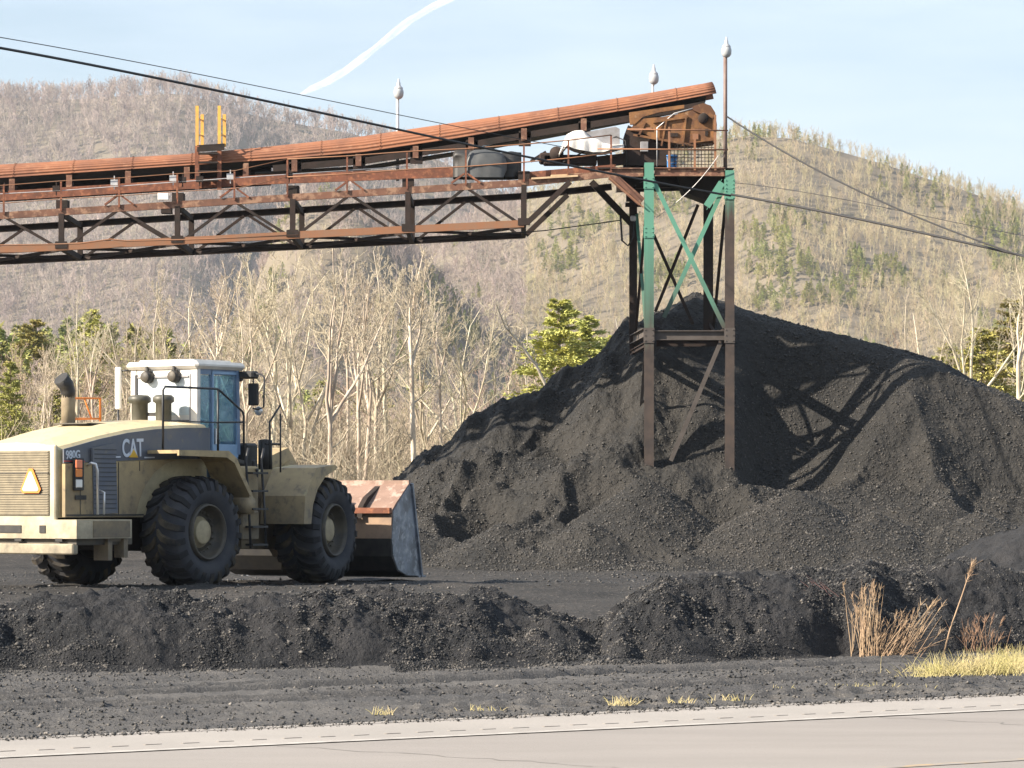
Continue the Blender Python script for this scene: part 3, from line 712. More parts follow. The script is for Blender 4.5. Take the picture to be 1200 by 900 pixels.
# brushwood right behind the yard
def shrub(seed, H, n):
    r = random.Random(seed); K = TB()
    for i in range(n):
        a = r.uniform(0, 6.28); d = Vector((math.cos(a) * r.uniform(.1, .7), math.sin(a) * r.uniform(.1, .7), 1))
        pts = grow_path(r, Vector((r.gauss(0, .25), r.gauss(0, .25), 0)), d, H * r.uniform(.5, 1), 4, .14, .0); K.limb(pts, [.014, .012, .010, .008, .005], 3)
        for j in range(5):
            q = pts[r.choice([1, 2, 3])]; K.limb(grow_path(r, q, side_dir(r, d.normalized(), r.uniform(.4, 1.0)), H * r.uniform(.2, .5), 3, .15, .02), [.009, .008, .006, .004], 3)
    return joined_proto('brushwood', [(K.V, K.F)], [M['far_twig']])
shr = [shrub(180 + k, 3.0, 16) for k in range(4)]
X, Y = pts_in(850, 110, 150, -250, 1450)
forest('brushwood', to3(X, Y, -.1), shr, .5, 1.25, 19)

# ---- the individual bare trees behind the yard
bare_kinds = []
def kind_tree(seed, H, **kw):
    T, K = bare_tree(seed, H, **kw)
    root = empty('bare_tree', (0, 0, 0)); a = T.obj('trunk', M['bark_pale'], root); b = K.obj('crown', M['twig_pale'], root); return root
specs = [dict(seed=11, H=10, r0=.115, nstem=1, fork=(.3, .4), leaders=4, spread=.6, counts=(11, 7, 4), rtw=.010, wig=.08),
         dict(seed=12, H=10, r0=.11, nstem=2, fork=(.25, .45), leaders=3, spread=.5, counts=(10, 7, 4), rtw=.010, wig=.08),
         dict(seed=13, H=10, r0=.12, nstem=1, fork=(.45, .6), leaders=3, spread=.45, counts=(11, 7, 4), rtw=.010, wig=.07),
         dict(seed=14, H=10, r0=.10, nstem=3, fork=(.2, .35), leaders=2, spread=.55, counts=(9, 7, 4), rtw=.010, wig=.08),
         dict(seed=15, H=10, r0=.13, nstem=1, fork=(.2, .3), leaders=5, spread=.75, counts=(10, 7, 4), rtw=.010, wig=.1),
         dict(seed=16, H=10, r0=.09, nstem=1, fork=(.5, .6), leaders=3, spread=.5, counts=(10, 7, 4), rtw=.010, wig=.08)]
protos = [kind_tree(**s) for s in specs]; used = set()
def copy_tree(o):
    r = o.copy(); C.objects.link(r)
    for ch in o.children:
        c = ch.copy(); C.objects.link(c); c.parent = r
    return r
def place_tree(kind, px, ytop, D, label, rz, lean=0, group='bare trees behind the yard', base=None, sxy=1.0, cat='tree'):
    o = protos[kind] if kind not in used else copy_tree(protos[kind]); used.add(kind)
    X = (px - 600) * D / F; z0 = float(gz(X, D)) - .15; ztop = EYE + (HZ - ytop) * D / F
    s = (ztop - z0) / 10.0; o.location = (X, D, z0); o.scale = (s * sxy, s * sxy, s); o.rotation_euler = (0, lean, rz)
    return tag(o, label, cat, group)
TL = [
 (0, 385, 285, 113, 'pale forked bare tree rising above the front fender of the loader', .3, .02),
 (1, 425, 300, 118, 'twin-stemmed pale bare tree above the bucket, left of the tallest straight trunk', 1.2, 0),
 (2, 487, 283, 114, 'tallest straight pale trunk with forked top at the left foot of the coal pile', 2.0, 0),
 (5, 521, 330, 121, 'slim bare tree whose trunk vanishes behind the left slope of the coal pile', .7, .03),
 (4, 545, 345, 125, 'low spreading bare tree peeping over the lower left slope of the coal pile', 2.9, 0),
 (3, 350, 290, 120, 'many-stemmed bare tree right of the loader cab', .2, 0),
 (2, 318, 300, 123, 'straight bare tree just beyond the cab mirror', 4.0, 0),
 (1, 285, 310, 119, 'twin-stemmed bare tree above the blue cab door', 5.0, -.03),
 (4, 235, 320, 124, 'wide bare tree above the right corner of the cab roof', 3.6, 0),
 (0, 190, 335, 121, 'forked bare tree directly above the white cab roof', 2.2, .03),
 (3, 150, 350, 126, 'many-stemmed bare tree above the left end of the cab roof', 1.1, 0),
 (5, 118, 365, 120, 'slim bare tree between exhaust stack and cab', .5, -.05),
 (2, 455, 310, 128, 'thin bare tree half hidden behind the tallest pale trunk', 1.7, .04),
 (5, 405, 320, 125, 'slender bare tree between the fender tree and the twin stems above the bucket', 3.3, 0),
 (4, 585, 370, 131, 'bushy bare tree showing its crown over the middle of the pile\'s left slope', .9, 0),
 (1, 55, 400, 127, 'twin-stemmed bare tree above the hood of the loader', 4.4, 0),
 (0, 1140, 300, 122, 'big pale bare tree with bent limbs behind the right crest of the coal pile', 5.3, -.06),
 (2, 1197, 290, 118, 'tall pale bare trunk at the right edge of the picture', .2, 0),
 (3, 1168, 345, 130, 'many-stemmed bare tree between the bent tree and the right-hand trunk', 2.5, 0),
 (0, 440, 295, 122, 'fan-shaped bare tree filling the gap left of the tallest straight trunk', 4.7, .02),
 (4, 335, 300, 132, 'wide-crowned bare tree set back above the windscreen of the loader', 2.2, 0),
 (2, 260, 300, 131, 'thin straight bare tree set back above the right edge of the cab roof', 1.3, 0),
 (4, 500, 320, 132, 'broad bare crown set back right of the tallest straight trunk', 5.1, 0),
 (0, 90, 350, 134, 'forked bare tree set back above the orange hood rail', 3.7, 0),
 (4, 1085, 350, 133, 'low bare tree whose limbs reach left over the coal crest', 3.9, -.1),
]
for k, px, yt, D, lab, rz, ln in TL: place_tree(k, px, yt, D, lab, rz, ln)
# crooked pale tree beside the pine behind the left shoulder of the pile
T, K = bare_tree(33, 10, .17, 1, (.25, .3), 3, .95, (8, 5, 3), .014, .17, .2)
rt = empty('bare_tree', (0, 0, 0)); T.obj('trunk', pm('bark_white', (.6, .56, .48), .9, col2=(.4, .35, .28), nscale=2), rt); K.obj('crown', M['twig_pale'], rt)
X0 = (668 - 600) * 112 / F; z0 = float(gz(X0, 112)); rt.location = (X0, 112, z0); rt.scale = [((HZ - 300) * 112 / F + EYE - z0) / 10.0] * 3; rt.rotation_euler = (0, 0, 1.0)
tag(rt, 'crooked white-barked bare tree spreading beside the pine behind the left shoulder of the pile', 'tree', 'bare trees behind the yard')

# ---- individual pines
pine_protos = []
for k in range(3):
    T, (pv, pf) = pine(300 + k, 10, .13, .17, 150, 110, .25, .06)
    r_ = empty('pine_tree', (0, 0, 0)); T.obj('trunk', M['bark_brown'], r_); mesh_np('crown', pv, pf, M['needle'], r_); pine_protos.append(r_)
usedp = set()
PL = [(0, 655, 352, 122, 'yellow-green pine behind the crooked white tree', 1, 1.5), (1, 688, 372, 126, 'smaller pine touching the left shoulder of the coal pile', 2, 1.5),
      (2, 12, 425, 121, 'dark green pine at the left edge behind the loader', 0, 1.0), (0, 60, 450, 132, 'pine above the rear end of the loader hood', 2.4, 1.3), (1, 108, 365, 190, 'tall pine standing back above the exhaust stack', 3, 1.2),
      (2, 1150, 385, 128, 'green pine between bare trunks behind the right end of the pile', 4, 1.6), (0, 1188, 352, 135, 'olive pine at the right edge behind the bare trunks', .4, 1.5), (1, 1112, 405, 140, 'low pine just showing over the right crest of the coal pile', 5, 1.6),
      (2, 40, 375, 210, 'pine standing back at the far left under the conveyor', 1.5, 1.3), (1, 715, 395, 133, 'small dull pine behind the left legs of the tower', 2.8, 1.4)]
for k, px, yt, D, lab, rz, sx in PL:
    o = pine_protos[k] if k not in usedp else copy_tree(pine_protos[k]); usedp.add(k)
    X = (px - 600) * D / F; z0 = float(gz(X, D)) - .1; s = (EYE + (HZ - yt) * D / F - z0) / 10
    o.location = (X, D, z0); o.scale = (s * sx, s * sx, s); o.rotation_euler = (0, 0, rz); tag(o, lab, 'tree', 'pines behind the yard')
# ------------------------------------------------------------------ conveyor gallery
DF = 97.0; WID = 4.2
def Q(px, py, dy=0.0):
    v = P(px, py, DF); v.y += dy; return v
def lin(px, pts): return float(np.interp(px, [p[0] for p in pts], [p[1] for p in pts]))
TOPC = [(-350, 275), (-80, 258), (614, 214.5), (722, 203)]
BOTC = [(-350, 310.6), (-80, 297), (614, 262)]
STR = [(-350, 255), (-80, 238), (300, 214), (532, 205)]
EAVE = [(-350, 235.6), (-80, 217), (0, 211.5), (229, 196), (320, 190), (427, 181), (535, 165), (640, 147), (740, 131), (841, 112)]
CROWN = [(-350, 213), (-80, 198), (0, 193.5), (229, 180.5), (300, 174), (390, 164.5), (427, 160), (535, 144), (640, 129), (740, 113), (836, 96.5)]
conv = empty('conveyor', (0, 98.6, 0)); O = conv.location
tag(conv, 'long rusty inclined belt conveyor with curved red cover on an open truss', 'conveyor')
def part(name, mb, mat, parent=None): return mb.build(name, mat, parent or conv)
def nb(): return MB(O)

# curved corrugated cover swept along the incline
mb = nb(); NA = 96; cy0 = 98.55; HW = .68
pxs = list(range(-350, 320, 40)) + list(range(320, 836, 12)) + [838]
vs = []
for j, px in enumerate(pxs):
    ez = P(0, lin(px, EAVE), cy0).z; cz = P(0, lin(px, CROWN), cy0).z; h = cz - ez
    for k in range(NA + 1):
        a = math.pi * k / NA; rr = 1 + .022 * math.cos(k * 2 * math.pi / 6)
        bulge = .04 * math.sin(a) if px > 830 else 0
        vs.append(Vector(((px - 600) * cy0 / F + (-.10 * math.sin(a) if px > 836 else 0), cy0 - HW * math.cos(a) * rr, ez + h * (math.sin(a) ** .9) * rr)))
fs = [(j * (NA + 1) + k, j * (NA + 1) + k + 1, (j + 1) * (NA + 1) + k + 1, (j + 1) * (NA + 1) + k) for j in range(len(pxs) - 1) for k in range(NA)]
mb.add(vs, fs, True); cov = part('cover', mb, M['rust_cover'])
md = cov.modifiers.new('thickness', 'SOLIDIFY'); md.thickness = .012
# sheet laps
for px in range(-326, 836, 69):
    pxx = px + (13 if px > 300 else 0)
    ez = P(0, lin(pxx, EAVE), cy0).z; cz = P(0, lin(pxx, CROWN), cy0).z; h = cz - ez; m2 = nb(); pts = []
    for k in range(15):
        a = math.pi * k / 14; pts.append(Vector(((pxx - 600) * cy0 / F, cy0 - (HW + .028) * math.cos(a), ez + (h + .028) * math.sin(a) ** .9)))
    m2.tube(pts, .007, 5); part('cover_strap', m2, M['rust_cover'])
M['rust_brown2'] = pm('rust_brown2', (.20, .10, .068), .85, col2=(.12, .065, .048), nscale=2, col3=(.30, .18, .12), n3=5, bump=.15, bscale=30, spec=.3)
# cover supports with idler brackets
sup = [-331, -262, -193, -124, -55, 14, 81, 150, 219, 288, 345, 420, 487, 552, 614, 684]
for px in sup:
    top = lin(px, EAVE) - 1; bot = lin(px, STR) if px < 535 else top + 22
    m2 = nb(); hgt = 7 if px < 300 else 0
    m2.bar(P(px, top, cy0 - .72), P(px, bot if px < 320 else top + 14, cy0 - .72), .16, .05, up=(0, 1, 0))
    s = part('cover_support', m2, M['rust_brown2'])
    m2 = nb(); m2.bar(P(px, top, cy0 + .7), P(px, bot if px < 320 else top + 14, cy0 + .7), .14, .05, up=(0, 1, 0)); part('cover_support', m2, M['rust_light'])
    m3 = nb(); yy = top + (12 if px > 320 else 13)
    m3.box(P(px + 1, yy, cy0 - .62), (.34 if px > 320 else .22, .16, .42 if px > 320 else .2)); m3.bar(P(px, yy + 3, cy0 - .6), P(px, yy + 3, cy0 + .6), .1)
    m3.build('idler_bracket', M['rust_dark'], conv).parent = s
# belts
def sweep_rect(mb, pts, wd, ht, dy):
    for a, b in zip(pts[:-1], pts[1:]): mb.bar(P(a[0], a[1], cy0 + dy), P(b[0], b[1], cy0 + dy), wd, ht)
mb = nb()
up = [(px, lin(px, EAVE) + 4.5) for px in (-350, -80, 229, 320, 427, 535, 640, 740, 826)]
for a, b in zip(up[:-1], up[1:]):
    A = P(a[0], a[1], cy0); B = P(b[0], b[1], cy0)
    for s_, wdt in ((-1, .34), (1, .34)):
        o = Vector((0, s_ * .42, .07)); mb.sheet(A + o + Vector((0, -.17, .06 * -s_)), B + o + Vector((0, -.17, .06 * -s_)), B + o + Vector((0, .17, .06 * s_)), A + o + Vector((0, .17, .06 * s_)), .03)
    mb.bar(A, B, .56, .05)
part('belt', mb, M['belt'])
mb = nb()
rt_ = [(300, 204), (427, 197), (535, 180), (640, 160), (740, 141), (826, 124)]
for a, b in zip(rt_[:-1], rt_[1:]): mb.bar(P(a[0], a[1], cy0 + .1), P(b[0], b[1], cy0 + .1), .9, .04)
part('return_belt', mb, M['belt'])
mb = nb()     # stringers that carry the rising belt
for a, b in zip(up[3:-1], up[4:]):
    mb.channel(P(a[0], a[1] + 3, cy0 - .66), P(b[0], b[1] + 3, cy0 - .66), .08, .18); mb.channel(P(a[0], a[1] + 3, cy0 + .66), P(b[0], b[1] + 3, cy0 + .66), .08, .18, side=1)
part('belt_frame', mb, M['rust_dark'])
mb = nb()     # back panel that closes the far side of the level part
for a, b in ((-350, 229), (229, 318)):
    mb.sheet(P(a, lin(a, EAVE), cy0 + .74), P(b, lin(b, EAVE), cy0 + .74), P(b, lin(b, STR) + 4, cy0 + .74), P(a, lin(a, STR) + 4, cy0 + .74), .02)
part('back_panel', mb, M['rust_dark'])
mb = nb()
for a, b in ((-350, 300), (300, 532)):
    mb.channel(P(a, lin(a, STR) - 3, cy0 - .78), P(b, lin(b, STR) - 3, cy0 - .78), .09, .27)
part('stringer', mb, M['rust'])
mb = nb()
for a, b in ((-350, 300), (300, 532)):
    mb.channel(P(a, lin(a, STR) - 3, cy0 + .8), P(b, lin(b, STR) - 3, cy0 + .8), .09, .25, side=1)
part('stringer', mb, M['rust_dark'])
# walkway grating and chords
mb = nb()
for a, b in ((-350, 614), (614, 722)):
    mb.sheet(Q(a, lin(a, TOPC) - 4.5, .1), Q(b, lin(b, TOPC) - 4.5, .1), Q(b, lin(b, TOPC) - 4.5, .95), Q(a, lin(a, TOPC) - 4.5, .95), .03)
part('walkway', mb, M['rust_dark'])
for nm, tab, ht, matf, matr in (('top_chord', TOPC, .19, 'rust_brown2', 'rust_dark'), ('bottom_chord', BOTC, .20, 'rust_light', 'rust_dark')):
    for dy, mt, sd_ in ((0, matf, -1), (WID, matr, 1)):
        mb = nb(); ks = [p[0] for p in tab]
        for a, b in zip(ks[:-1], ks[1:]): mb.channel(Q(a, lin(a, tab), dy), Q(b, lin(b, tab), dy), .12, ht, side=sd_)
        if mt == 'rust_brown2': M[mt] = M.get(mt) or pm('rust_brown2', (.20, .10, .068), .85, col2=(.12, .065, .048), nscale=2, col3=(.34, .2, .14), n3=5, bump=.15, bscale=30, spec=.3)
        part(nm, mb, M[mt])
VP = [-334, -199, -63, 72, 208, 343, 478, 614]
for px in VP:
    for dy in (0, WID):
        mb = nb(); mb.ibeam(Q(px, lin(px, TOPC) - (2 if dy else -2), dy), Q(px, lin(px, BOTC) + 2, dy), .15, .15, .02, up=(0, 1, 0)); part('truss_vertical', mb, M['rust_dark'])
    mb = nb(); mb.bar(Q(px, lin(px, TOPC) + 2, .06), Q(px, lin(px, TOPC) + 2, WID - .06), .10, .14); mb.bar(Q(px, lin(px, BOTC) + 1, .06), Q(px, lin(px, BOTC) + 1, WID - .06), .12, .16); part('cross_beam', mb, M['rust_dark'])
for a, b in zip(VP[:-1], VP[1:]):
    m_ = (a + b) / 2
    for dy in (0, WID):
        for e in (a, b):
            mb = nb(); sx = 1 if e == a else -1
            mb.bar(Q(e + 4 * sx, lin(e, BOTC) + 1, dy), Q(m_ - 3 * sx, lin(m_, TOPC) + 3, dy), .075, .10, up=(0, 1, 0)); part('truss_diagonal', mb, M['rust_dark'])
    mb = nb(); mb.bar(Q(a, lin(a, BOTC) + 1, .1), Q(b, lin(b, BOTC) + 1, WID - .1), .08); mb.bar(Q(b, lin(b, BOTC) + 3, .1), Q(a, lin(a, BOTC) + 3, WID - .1), .08); part('bottom_bracing', mb, M['rust_dark'])
mb = nb(); mb.bar(Q(617, 262, 0), Q(668, 213, 0), .14, .18, up=(0, 1, 0)); part('truss_diagonal', mb, M['rust_dark'])
mb = nb(); mb.bar(Q(617, 262, WID), Q(668, 213, WID), .14, .18, up=(0, 1, 0)); part('truss_diagonal', mb, M['rust_dark'])
# small gusset plates at the panel points and saddle braces of the idler frames
for px in VP[1:]:
    mb = nb(); mb.box(Q(px, lin(px, BOTC) - 2, -.07), (.34, .015, .2)); part('gusset', mb, M['rust_dark']); mb = nb(); mb.box(Q(px, lin(px, TOPC) - 8, .3), (.32, .5, .30)); part('idler_bracket', mb, M['rust_dark'])
for px in (140, 275, 410, 546):
    mb = nb(); y_ = lin(px, TOPC)
    mb.bar(Q(px - 2, y_ - 15, -.04), Q(px - 17, y_ - 4, -.04), .05, .12, up=(0, 1, 0)); mb.bar(Q(px + 2, y_ - 15, -.04), Q(px + 17, y_ - 4, -.04), .05, .12, up=(0, 1, 0)); part('knee_brace', mb, M['rust'])
# handrails
hp = [-334, -266, -199, -131, -64, 5, 72, 140, 208, 275, 337, 407, 477, 546, 614, 666, 716]
def railtop(px): return lin(px, TOPC) - (36 if px < 300 else 45)
for px in hp:
    mb = nb(); mb.bar(Q(px, lin(px, TOPC) - 1, -.09), Q(px, railtop(px), -.09), .05, .04, up=(0, 1, 0)); part('handrail_post', mb, M['rust'])
for off in (0, 21):
    for rng_ in ((-334, 337), (337, 716)):
        mb = nb(); pts = [Q(px, railtop(px) + off + (.9 if i % 2 else 0), -.11) for i, px in enumerate([h for h in hp if rng_[0] <= h <= rng_[1]])]
        mb.tube(pts, .011 if rng_[1] == 337 else .018, 5); part('handrail', mb, M['rust_light'])
mb = nb()     # pull cord and conduit with small boxes along the level part
mb.tube([Q(-334, 251, -.05), Q(-64, 231, -.05), Q(72, 223.5, -.05), Q(200, 214, -.05), Q(300, 207, -.05), Q(480, 195, -.05)], .012, 5); part('pull_cord', mb, M['galv'])
mb = nb(); mb.tube([Q(-334, 301, -.2), Q(-64, 289, -.2), Q(60, 287, -.2), Q(95, 286, -.2), Q(130, 281, -.2), Q(150, 283, -.2), Q(240, 281, -.2), Q(350, 276, -.2)], .02, 6); part('conduit', mb, M['rust_light'])
for px, py in ((5, 222), (66, 221), (134, 214), (203, 209), (214, 211), (234, 210), (270, 207), (339, 206)):
    mb = nb(); mb.box(Q(px, py, .0), (.2, .12, .16)); mb.bar(Q(px, py - 8, .0), Q(px, py + 8, .0), .03); part('switch_box', mb, M['galv'] if px in (134, 203, 270) else M['rust_dark'])
mb = nb(); mb.box(Q(192, 231, -.16), (.30, .10, .19), bev=.01); part('sign_box', mb, M['tarp_white'])
mb = nb(); mb.box(Q(195, 246, .1), (.3, .3, .2), bev=.01); part('switch_box', mb, M['rust_dark'])
# crossover platform at the yellow guards
mb = nb()
mb.sheet(P(231, 170, cy0 - .95), P(263, 168, cy0 - .95), P(263, 168, cy0 + .95), P(231, 170, cy0 + .95), .05)
mb.sheet(P(231, 178, cy0 - .97), P(263, 176, cy0 - .97), P(263, 170, cy0 - .97), P(231, 172, cy0 - .97), .02)
part('crossover_deck', mb, M['rust_dark'])
for px, dy in ((231, -.93), (257, -.93), (231, .93), (257, .93)):
    mb = nb(); mb.bar(P(px, 171, cy0 + dy), P(px, 222, cy0 + dy), .12, .06, up=(0, 1, 0)); part('crossover_leg', mb, M['rust'] if dy < 0 else M['rust_dark'])
mb = nb()
for k in range(4): mb.box(P(244, 180 + k * 10.5, cy0 - .99), (.55, .16, .05))
part('crossover_steps', mb, M['rust_dark'])
for bx in (231, 257):
    gd = nb(); 
    for (dx, yt, yb, dy) in ((0, 124, 178, -.85), (6, 134, 172, .5)):
        gd.bar(P(bx + dx, yt, cy0 + dy), P(bx + dx, yb, cy0 + dy), .09, .05, up=(0, 1, 0))
    gd.bar(P(bx + 1, 139, cy0 - .85), P(bx + 6, 141, cy0 + .5), .035); gd.bar(P(bx + 1, 158, cy0 - .85), P(bx + 6, 159, cy0 + .5), .035)
    part('yellow_guard', gd, M['yellow'])

# discharge head: drive guard, pulley, chute, frame
mb = nb()
def zx(px, py): v = P(px, py, cy0); return (v.x - O.x, v.z - O.z)
def pprism(mb_, poly, d0, d1):
    n = len(poly); vs = [P(a, b, cy0) + Vector((0, d0, 0)) for a, b in poly] + [P(a, b, cy0) + Vector((0, d1, 0)) for a, b in poly]
    mb_.add(vs, [tuple(range(n)), tuple(range(2 * n - 1, n - 1, -1))] + [(i, i + n, (i + 1) % n + n, (i + 1) % n) for i in range(n)])
pprism(mb, [(737, 157), (742, 148), (752, 143), (775, 141), (800, 136), (812, 128), (822, 125), (831, 128), (836, 136), (838, 150), (837, 168), (812, 171), (786, 172), (764, 166), (750, 158)], -.9, .6)
part('head_guard', mb, M['rust_brown'])
mb = nb(); pprism(mb, [(736, 136), (770, 131), (800, 127), (800, 131), (770, 136), (752, 141), (742, 150), (737, 150)], -.92, -.8); part('belt_scraper', mb, M['rust_brown'])
mb = nb(); mb.lathe([(0, -.88), (.26, -.88), (.28, -.84), (.28, .7), (0, .7)], c=P(800, 146, cy0), axis='Y', n=26); part('head_pulley', mb, M['rust_brown'])
mb = nb(); mb.lathe([(0, -1.02), (.13, -1.02), (.15, -.97), (.15, -.9)], c=P(822, 143, cy0), axis='Y', n=14); part('bearing', mb, M['rust_dark'])
mb = nb(); pprism(mb, [(731, 160), (735, 150), (745, 155), (762, 166), (783, 172), (785, 197), (731, 197)], -.78, .7); part('transfer_box', mb, M['rust_dark'])
mb = nb(); mb.box(P(755, 172, cy0 - .86), (.22, .12, .28), bev=.01); part('switch_box', mb, M['grey_box'])
mb = nb(); pprism(mb, [(790, 198), (846, 198), (842, 222), (830, 243), (826, 236), (800, 226)], -.4, .9); part('chute', mb, M['rust_dark'])
mb = nb()
for px in range(786, 840, 4): mb.bar(Q(px, 169, -.05), Q(px, 196, -.05), .018)
for py in range(169, 197, 4): mb.bar(Q(785, py, -.04), Q(838, py, -.04), .018)
part('wire_mesh', mb, M['rust_dark'])
for px, t0 in ((784, 149), (814, 160), (838, 135)):
    mb = nb(); mb.bar(Q(px, t0, -.09), Q(px, 200, -.09), .06, .05, up=(0, 1, 0)); part('handrail_post', mb, M['rust_light'])
mb = nb(); mb.tube([Q(700, 175, -.12), Q(853, 176, -.12)], .02, 6); mb.tube([Q(735, 152, -.12), Q(853, 153.5, -.12)], .02, 6); part('handrail', mb, M['rust_light'])
mb = nb()     # belt tensioner and motor under the incline
mb.box(P(668, 188, cy0 - .5), (1.5, .5, .28), bev=.03); mb.box(P(640, 186, cy0 - .5), (.4, .5, .3), bev=.05); mb.lathe([(0, -.3), (.2, -.3), (.2, .3), (0, .3)], c=P(652, 181, cy0 - .55), axis='Y', n=16)
mb.bar(P(700, 190, cy0 - .6), P(735, 186, cy0 - .6), .3); mb.bar(P(622, 189, cy0 - .5), P(640, 178, cy0 - .5), .08)
part('drive_motor', mb, M['rust_dark'])
mb = nb(); mb.channel(Q(617, 207, .3), Q(722, 198, .3), .2, .3); part('motor_beam', mb, M['rust'])

# ------------------------------------------------------------------ support tower
def tower_mat(name, z0, z1):
    m = pm(name, (.045, .037, .035), .8, col2=(.075, .056, .047), nscale=3, bump=.15, bscale=25, spec=.35)
    nt = m.node_tree; N = nt.nodes; L = nt.links; b = N['Principled BSDF']; src = b.inputs['Base Color'].links[0].from_socket
    g = N.new('ShaderNodeNewGeometry'); sp = N.new('ShaderNodeSeparateXYZ'); L.new(g.outputs['Position'], sp.inputs[0])
    n = N.new('ShaderNodeTexNoise'); n.inputs['Scale'].default_value = 2.2; n.inputs['Detail'].default_value = 6
    mu = N.new('ShaderNodeMath'); mu.operation = 'MULTIPLY_ADD'; mu.inputs[1].default_value = 2.6; L.new(n.outputs['Fac'], mu.inputs[0]); L.new(sp.outputs['Z'], mu.inputs[2])
    mr = N.new('ShaderNodeMapRange'); mr.inputs['From Min'].default_value = z0 + 1.3; mr.inputs['From Max'].default_value = z1 + 1.3; L.new(mu.outputs[0], mr.inputs['Value'])
    mx_ = N.new('ShaderNodeMixRGB'); mx_.inputs['Color2'].default_value = (.10, .27, .20, 1); L.new(mr.outputs['Result'], mx_.inputs['Fac']); L.new(src, mx_.inputs['Color1']); L.new(mx_.outputs['Color'], b.inputs['Base Color'])
    return m
M['paintA'] = tower_mat('worn_green_paint', 5.8, 9.0); M['paintB'] = tower_mat('worn_green_paint_high', 9.4, 10.6); M['paintC'] = tower_mat('worn_green_brace', 6.2, 8.4)
tow = empty('support_tower', (4.8, 98.6, 0)); tag(tow, 'four-legged steel tower with peeling green paint standing in the coal pile', 'tower')
OT = tow.location
def tb(): return MB(OT)
def leg(px, y0, y1, D, mat, wd=.26):
    mb = tb(); mb.ibeam(P(px, y0, D), P(px, y1, D), wd, .28, .025, up=(0, 1, 0)); mb.bar(P(px, y0, D), P(px, y1, D), .05, .27, up=(0, 1, 0)); return mb.build('leg', mat, tow)
leg(760.5, 191, 562, 97, M['paintA']); leg(855, 200, 562, 97, M['paintB'], .25)
leg(742, 236, 445, 100.4, M['rust_dark'], .22); leg(830, 236, 400, 100.4, M['rust_dark'], .27)
for px in (761, 856):
    pz_ = pile_z(np.array((px - 600) * 97 / F), np.array(97.0))
br = [((766, 212, 96.9), (849, 384, 96.9), .12, 'paintC'), ((849, 218, 97.1), (778, 372, 97.1), .12, 'paintC'),
      ((766, 275, 98.5), (812, 380, 99.5), .09, 'rust_dark'), ((818, 240, 98.5), (768, 365, 99.5), .09, 'rust_dark'),
      ((844, 402, 97), (786, 540, 97), .12, 'paintD'), ((836, 385, 100.2), (850, 240, 97.2), .09, 'rust_dark'),
      ((746, 250, 100.3), (757, 384, 97.2), .09, 'paintC'), ((757, 250, 97.2), (744, 400, 100.3), .08, 'rust_dark'),
      ((757, 405, 97.2), (751, 482, 98.6), .09, 'paintD'), ((846, 405, 97.1), (832, 380, 100.2), .08, 'rust_dark')]
M['paintD'] = pm('weathered_steel', (.085, .072, .065), .8, col2=(.06, .05, .045), nscale=3)
for a, b, wd, mt in br:
    mb = tb(); A = P(*a); B = P(*b); mb.bar(A, B, wd, .02, up=(0, 1, 0)); mb.bar(A + Vector((0, .05, 0)), B + Vector((0, .05, 0)), .02, .1, up=(0, 1, 0)); mb.build('brace', M[mt], tow)
def beam(a, b, wd, ht, mt, name='beam'):
    mb = tb(); mb.ibeam(P(*a), P(*b), wd, ht, .025); return mb.build(name, M[mt], tow)
beam((765, 393, 97), (851, 393, 97), .18, .27, 'paintD'); beam((769, 402, 97.9), (851, 402, 97.9), .14, .2, 'rust_dark')
beam((757, 390, 97.2), (742, 398, 100.3), .2, .26, 'paintD'); beam((741, 413, 99.6), (757, 404, 97.2), .12, .14, 'rust_dark'); beam((852, 391, 97.2), (830, 395, 100.3), .2, .26, 'rust_dark')
beam((715, 202, 96.95), (754, 202, 96.95), .16, .24, 'rust_brown2'); beam((767, 201.5, 96.95), (849, 201.5, 96.95), .16, .24, 'rust_brown2')
beam((722, 215, 100.5), (850, 212, 100.5), .3, .5, 'rust_dark'); beam((745, 213, 98.6), (848, 210, 98.6), .25, .4, 'rust_dark')
beam((856, 203, 97.15), (850, 210, 100.4), .2, .3, 'rust_dark'); beam((760, 205, 97.15), (746, 213, 100.4), .2, .3, 'rust_dark')
mb = tb(); mb.sheet(P(700, 196, 96.9), P(851, 196, 96.9), P(851, 196.5, 100.5), P(700, 196.5, 100.5), .05); mb.build('deck', M['rust_dark'], tow)
mb = tb(); mb.channel(P(716, 206, 96.95), P(752, 237, 96.95), .18, .26); mb.build('knee_brace', M['rust_brown2'], tow)
mb = tb(); mb.bar(P(714, 208, 96.8), P(754, 243, 96.8), .035); mb.build('stay_rod', M['rust_light'], tow)
mb = tb(); mb.bar(P(693, 213, 100.3), P(740, 262, 100.3), .18, .18); mb.build('knee_brace', M['rust_dark'], tow)
mb = tb(); mb.channel(P(846, 214, 96.9), P(828, 242, 96.9), .12, .2); mb.build('knee_brace', M['paintA'], tow)
mb = tb(); mb.ibeam(P(742, 236, 100.4), P(742, 214, 100.4), .4, .3, .03, up=(0, 1, 0)); mb.box(P(742, 240, 100.4), (.45, .4, .1)); mb.build('bearing_block', M['rust_dark'], tow)
mb = tb(); mb.tube([P(727, 252, 100), P(729, 282, 100), P(736, 288, 100), P(742, 278, 100), P(744, 256, 100)], .03, 6); mb.build('hose', M['cable'], tow)
mb = tb(); mb.box(P(742, 256, 99.9), (.16, .1, .16), bev=.03); mb.build('junction_box', M['galv'], tow)
mb = tb(); mb.tube([P(570, 276, 97.2), P(640, 270, 97.2), P(728, 258, 97.4)], .016, 5); mb.build('conduit', M['cable'], tow)

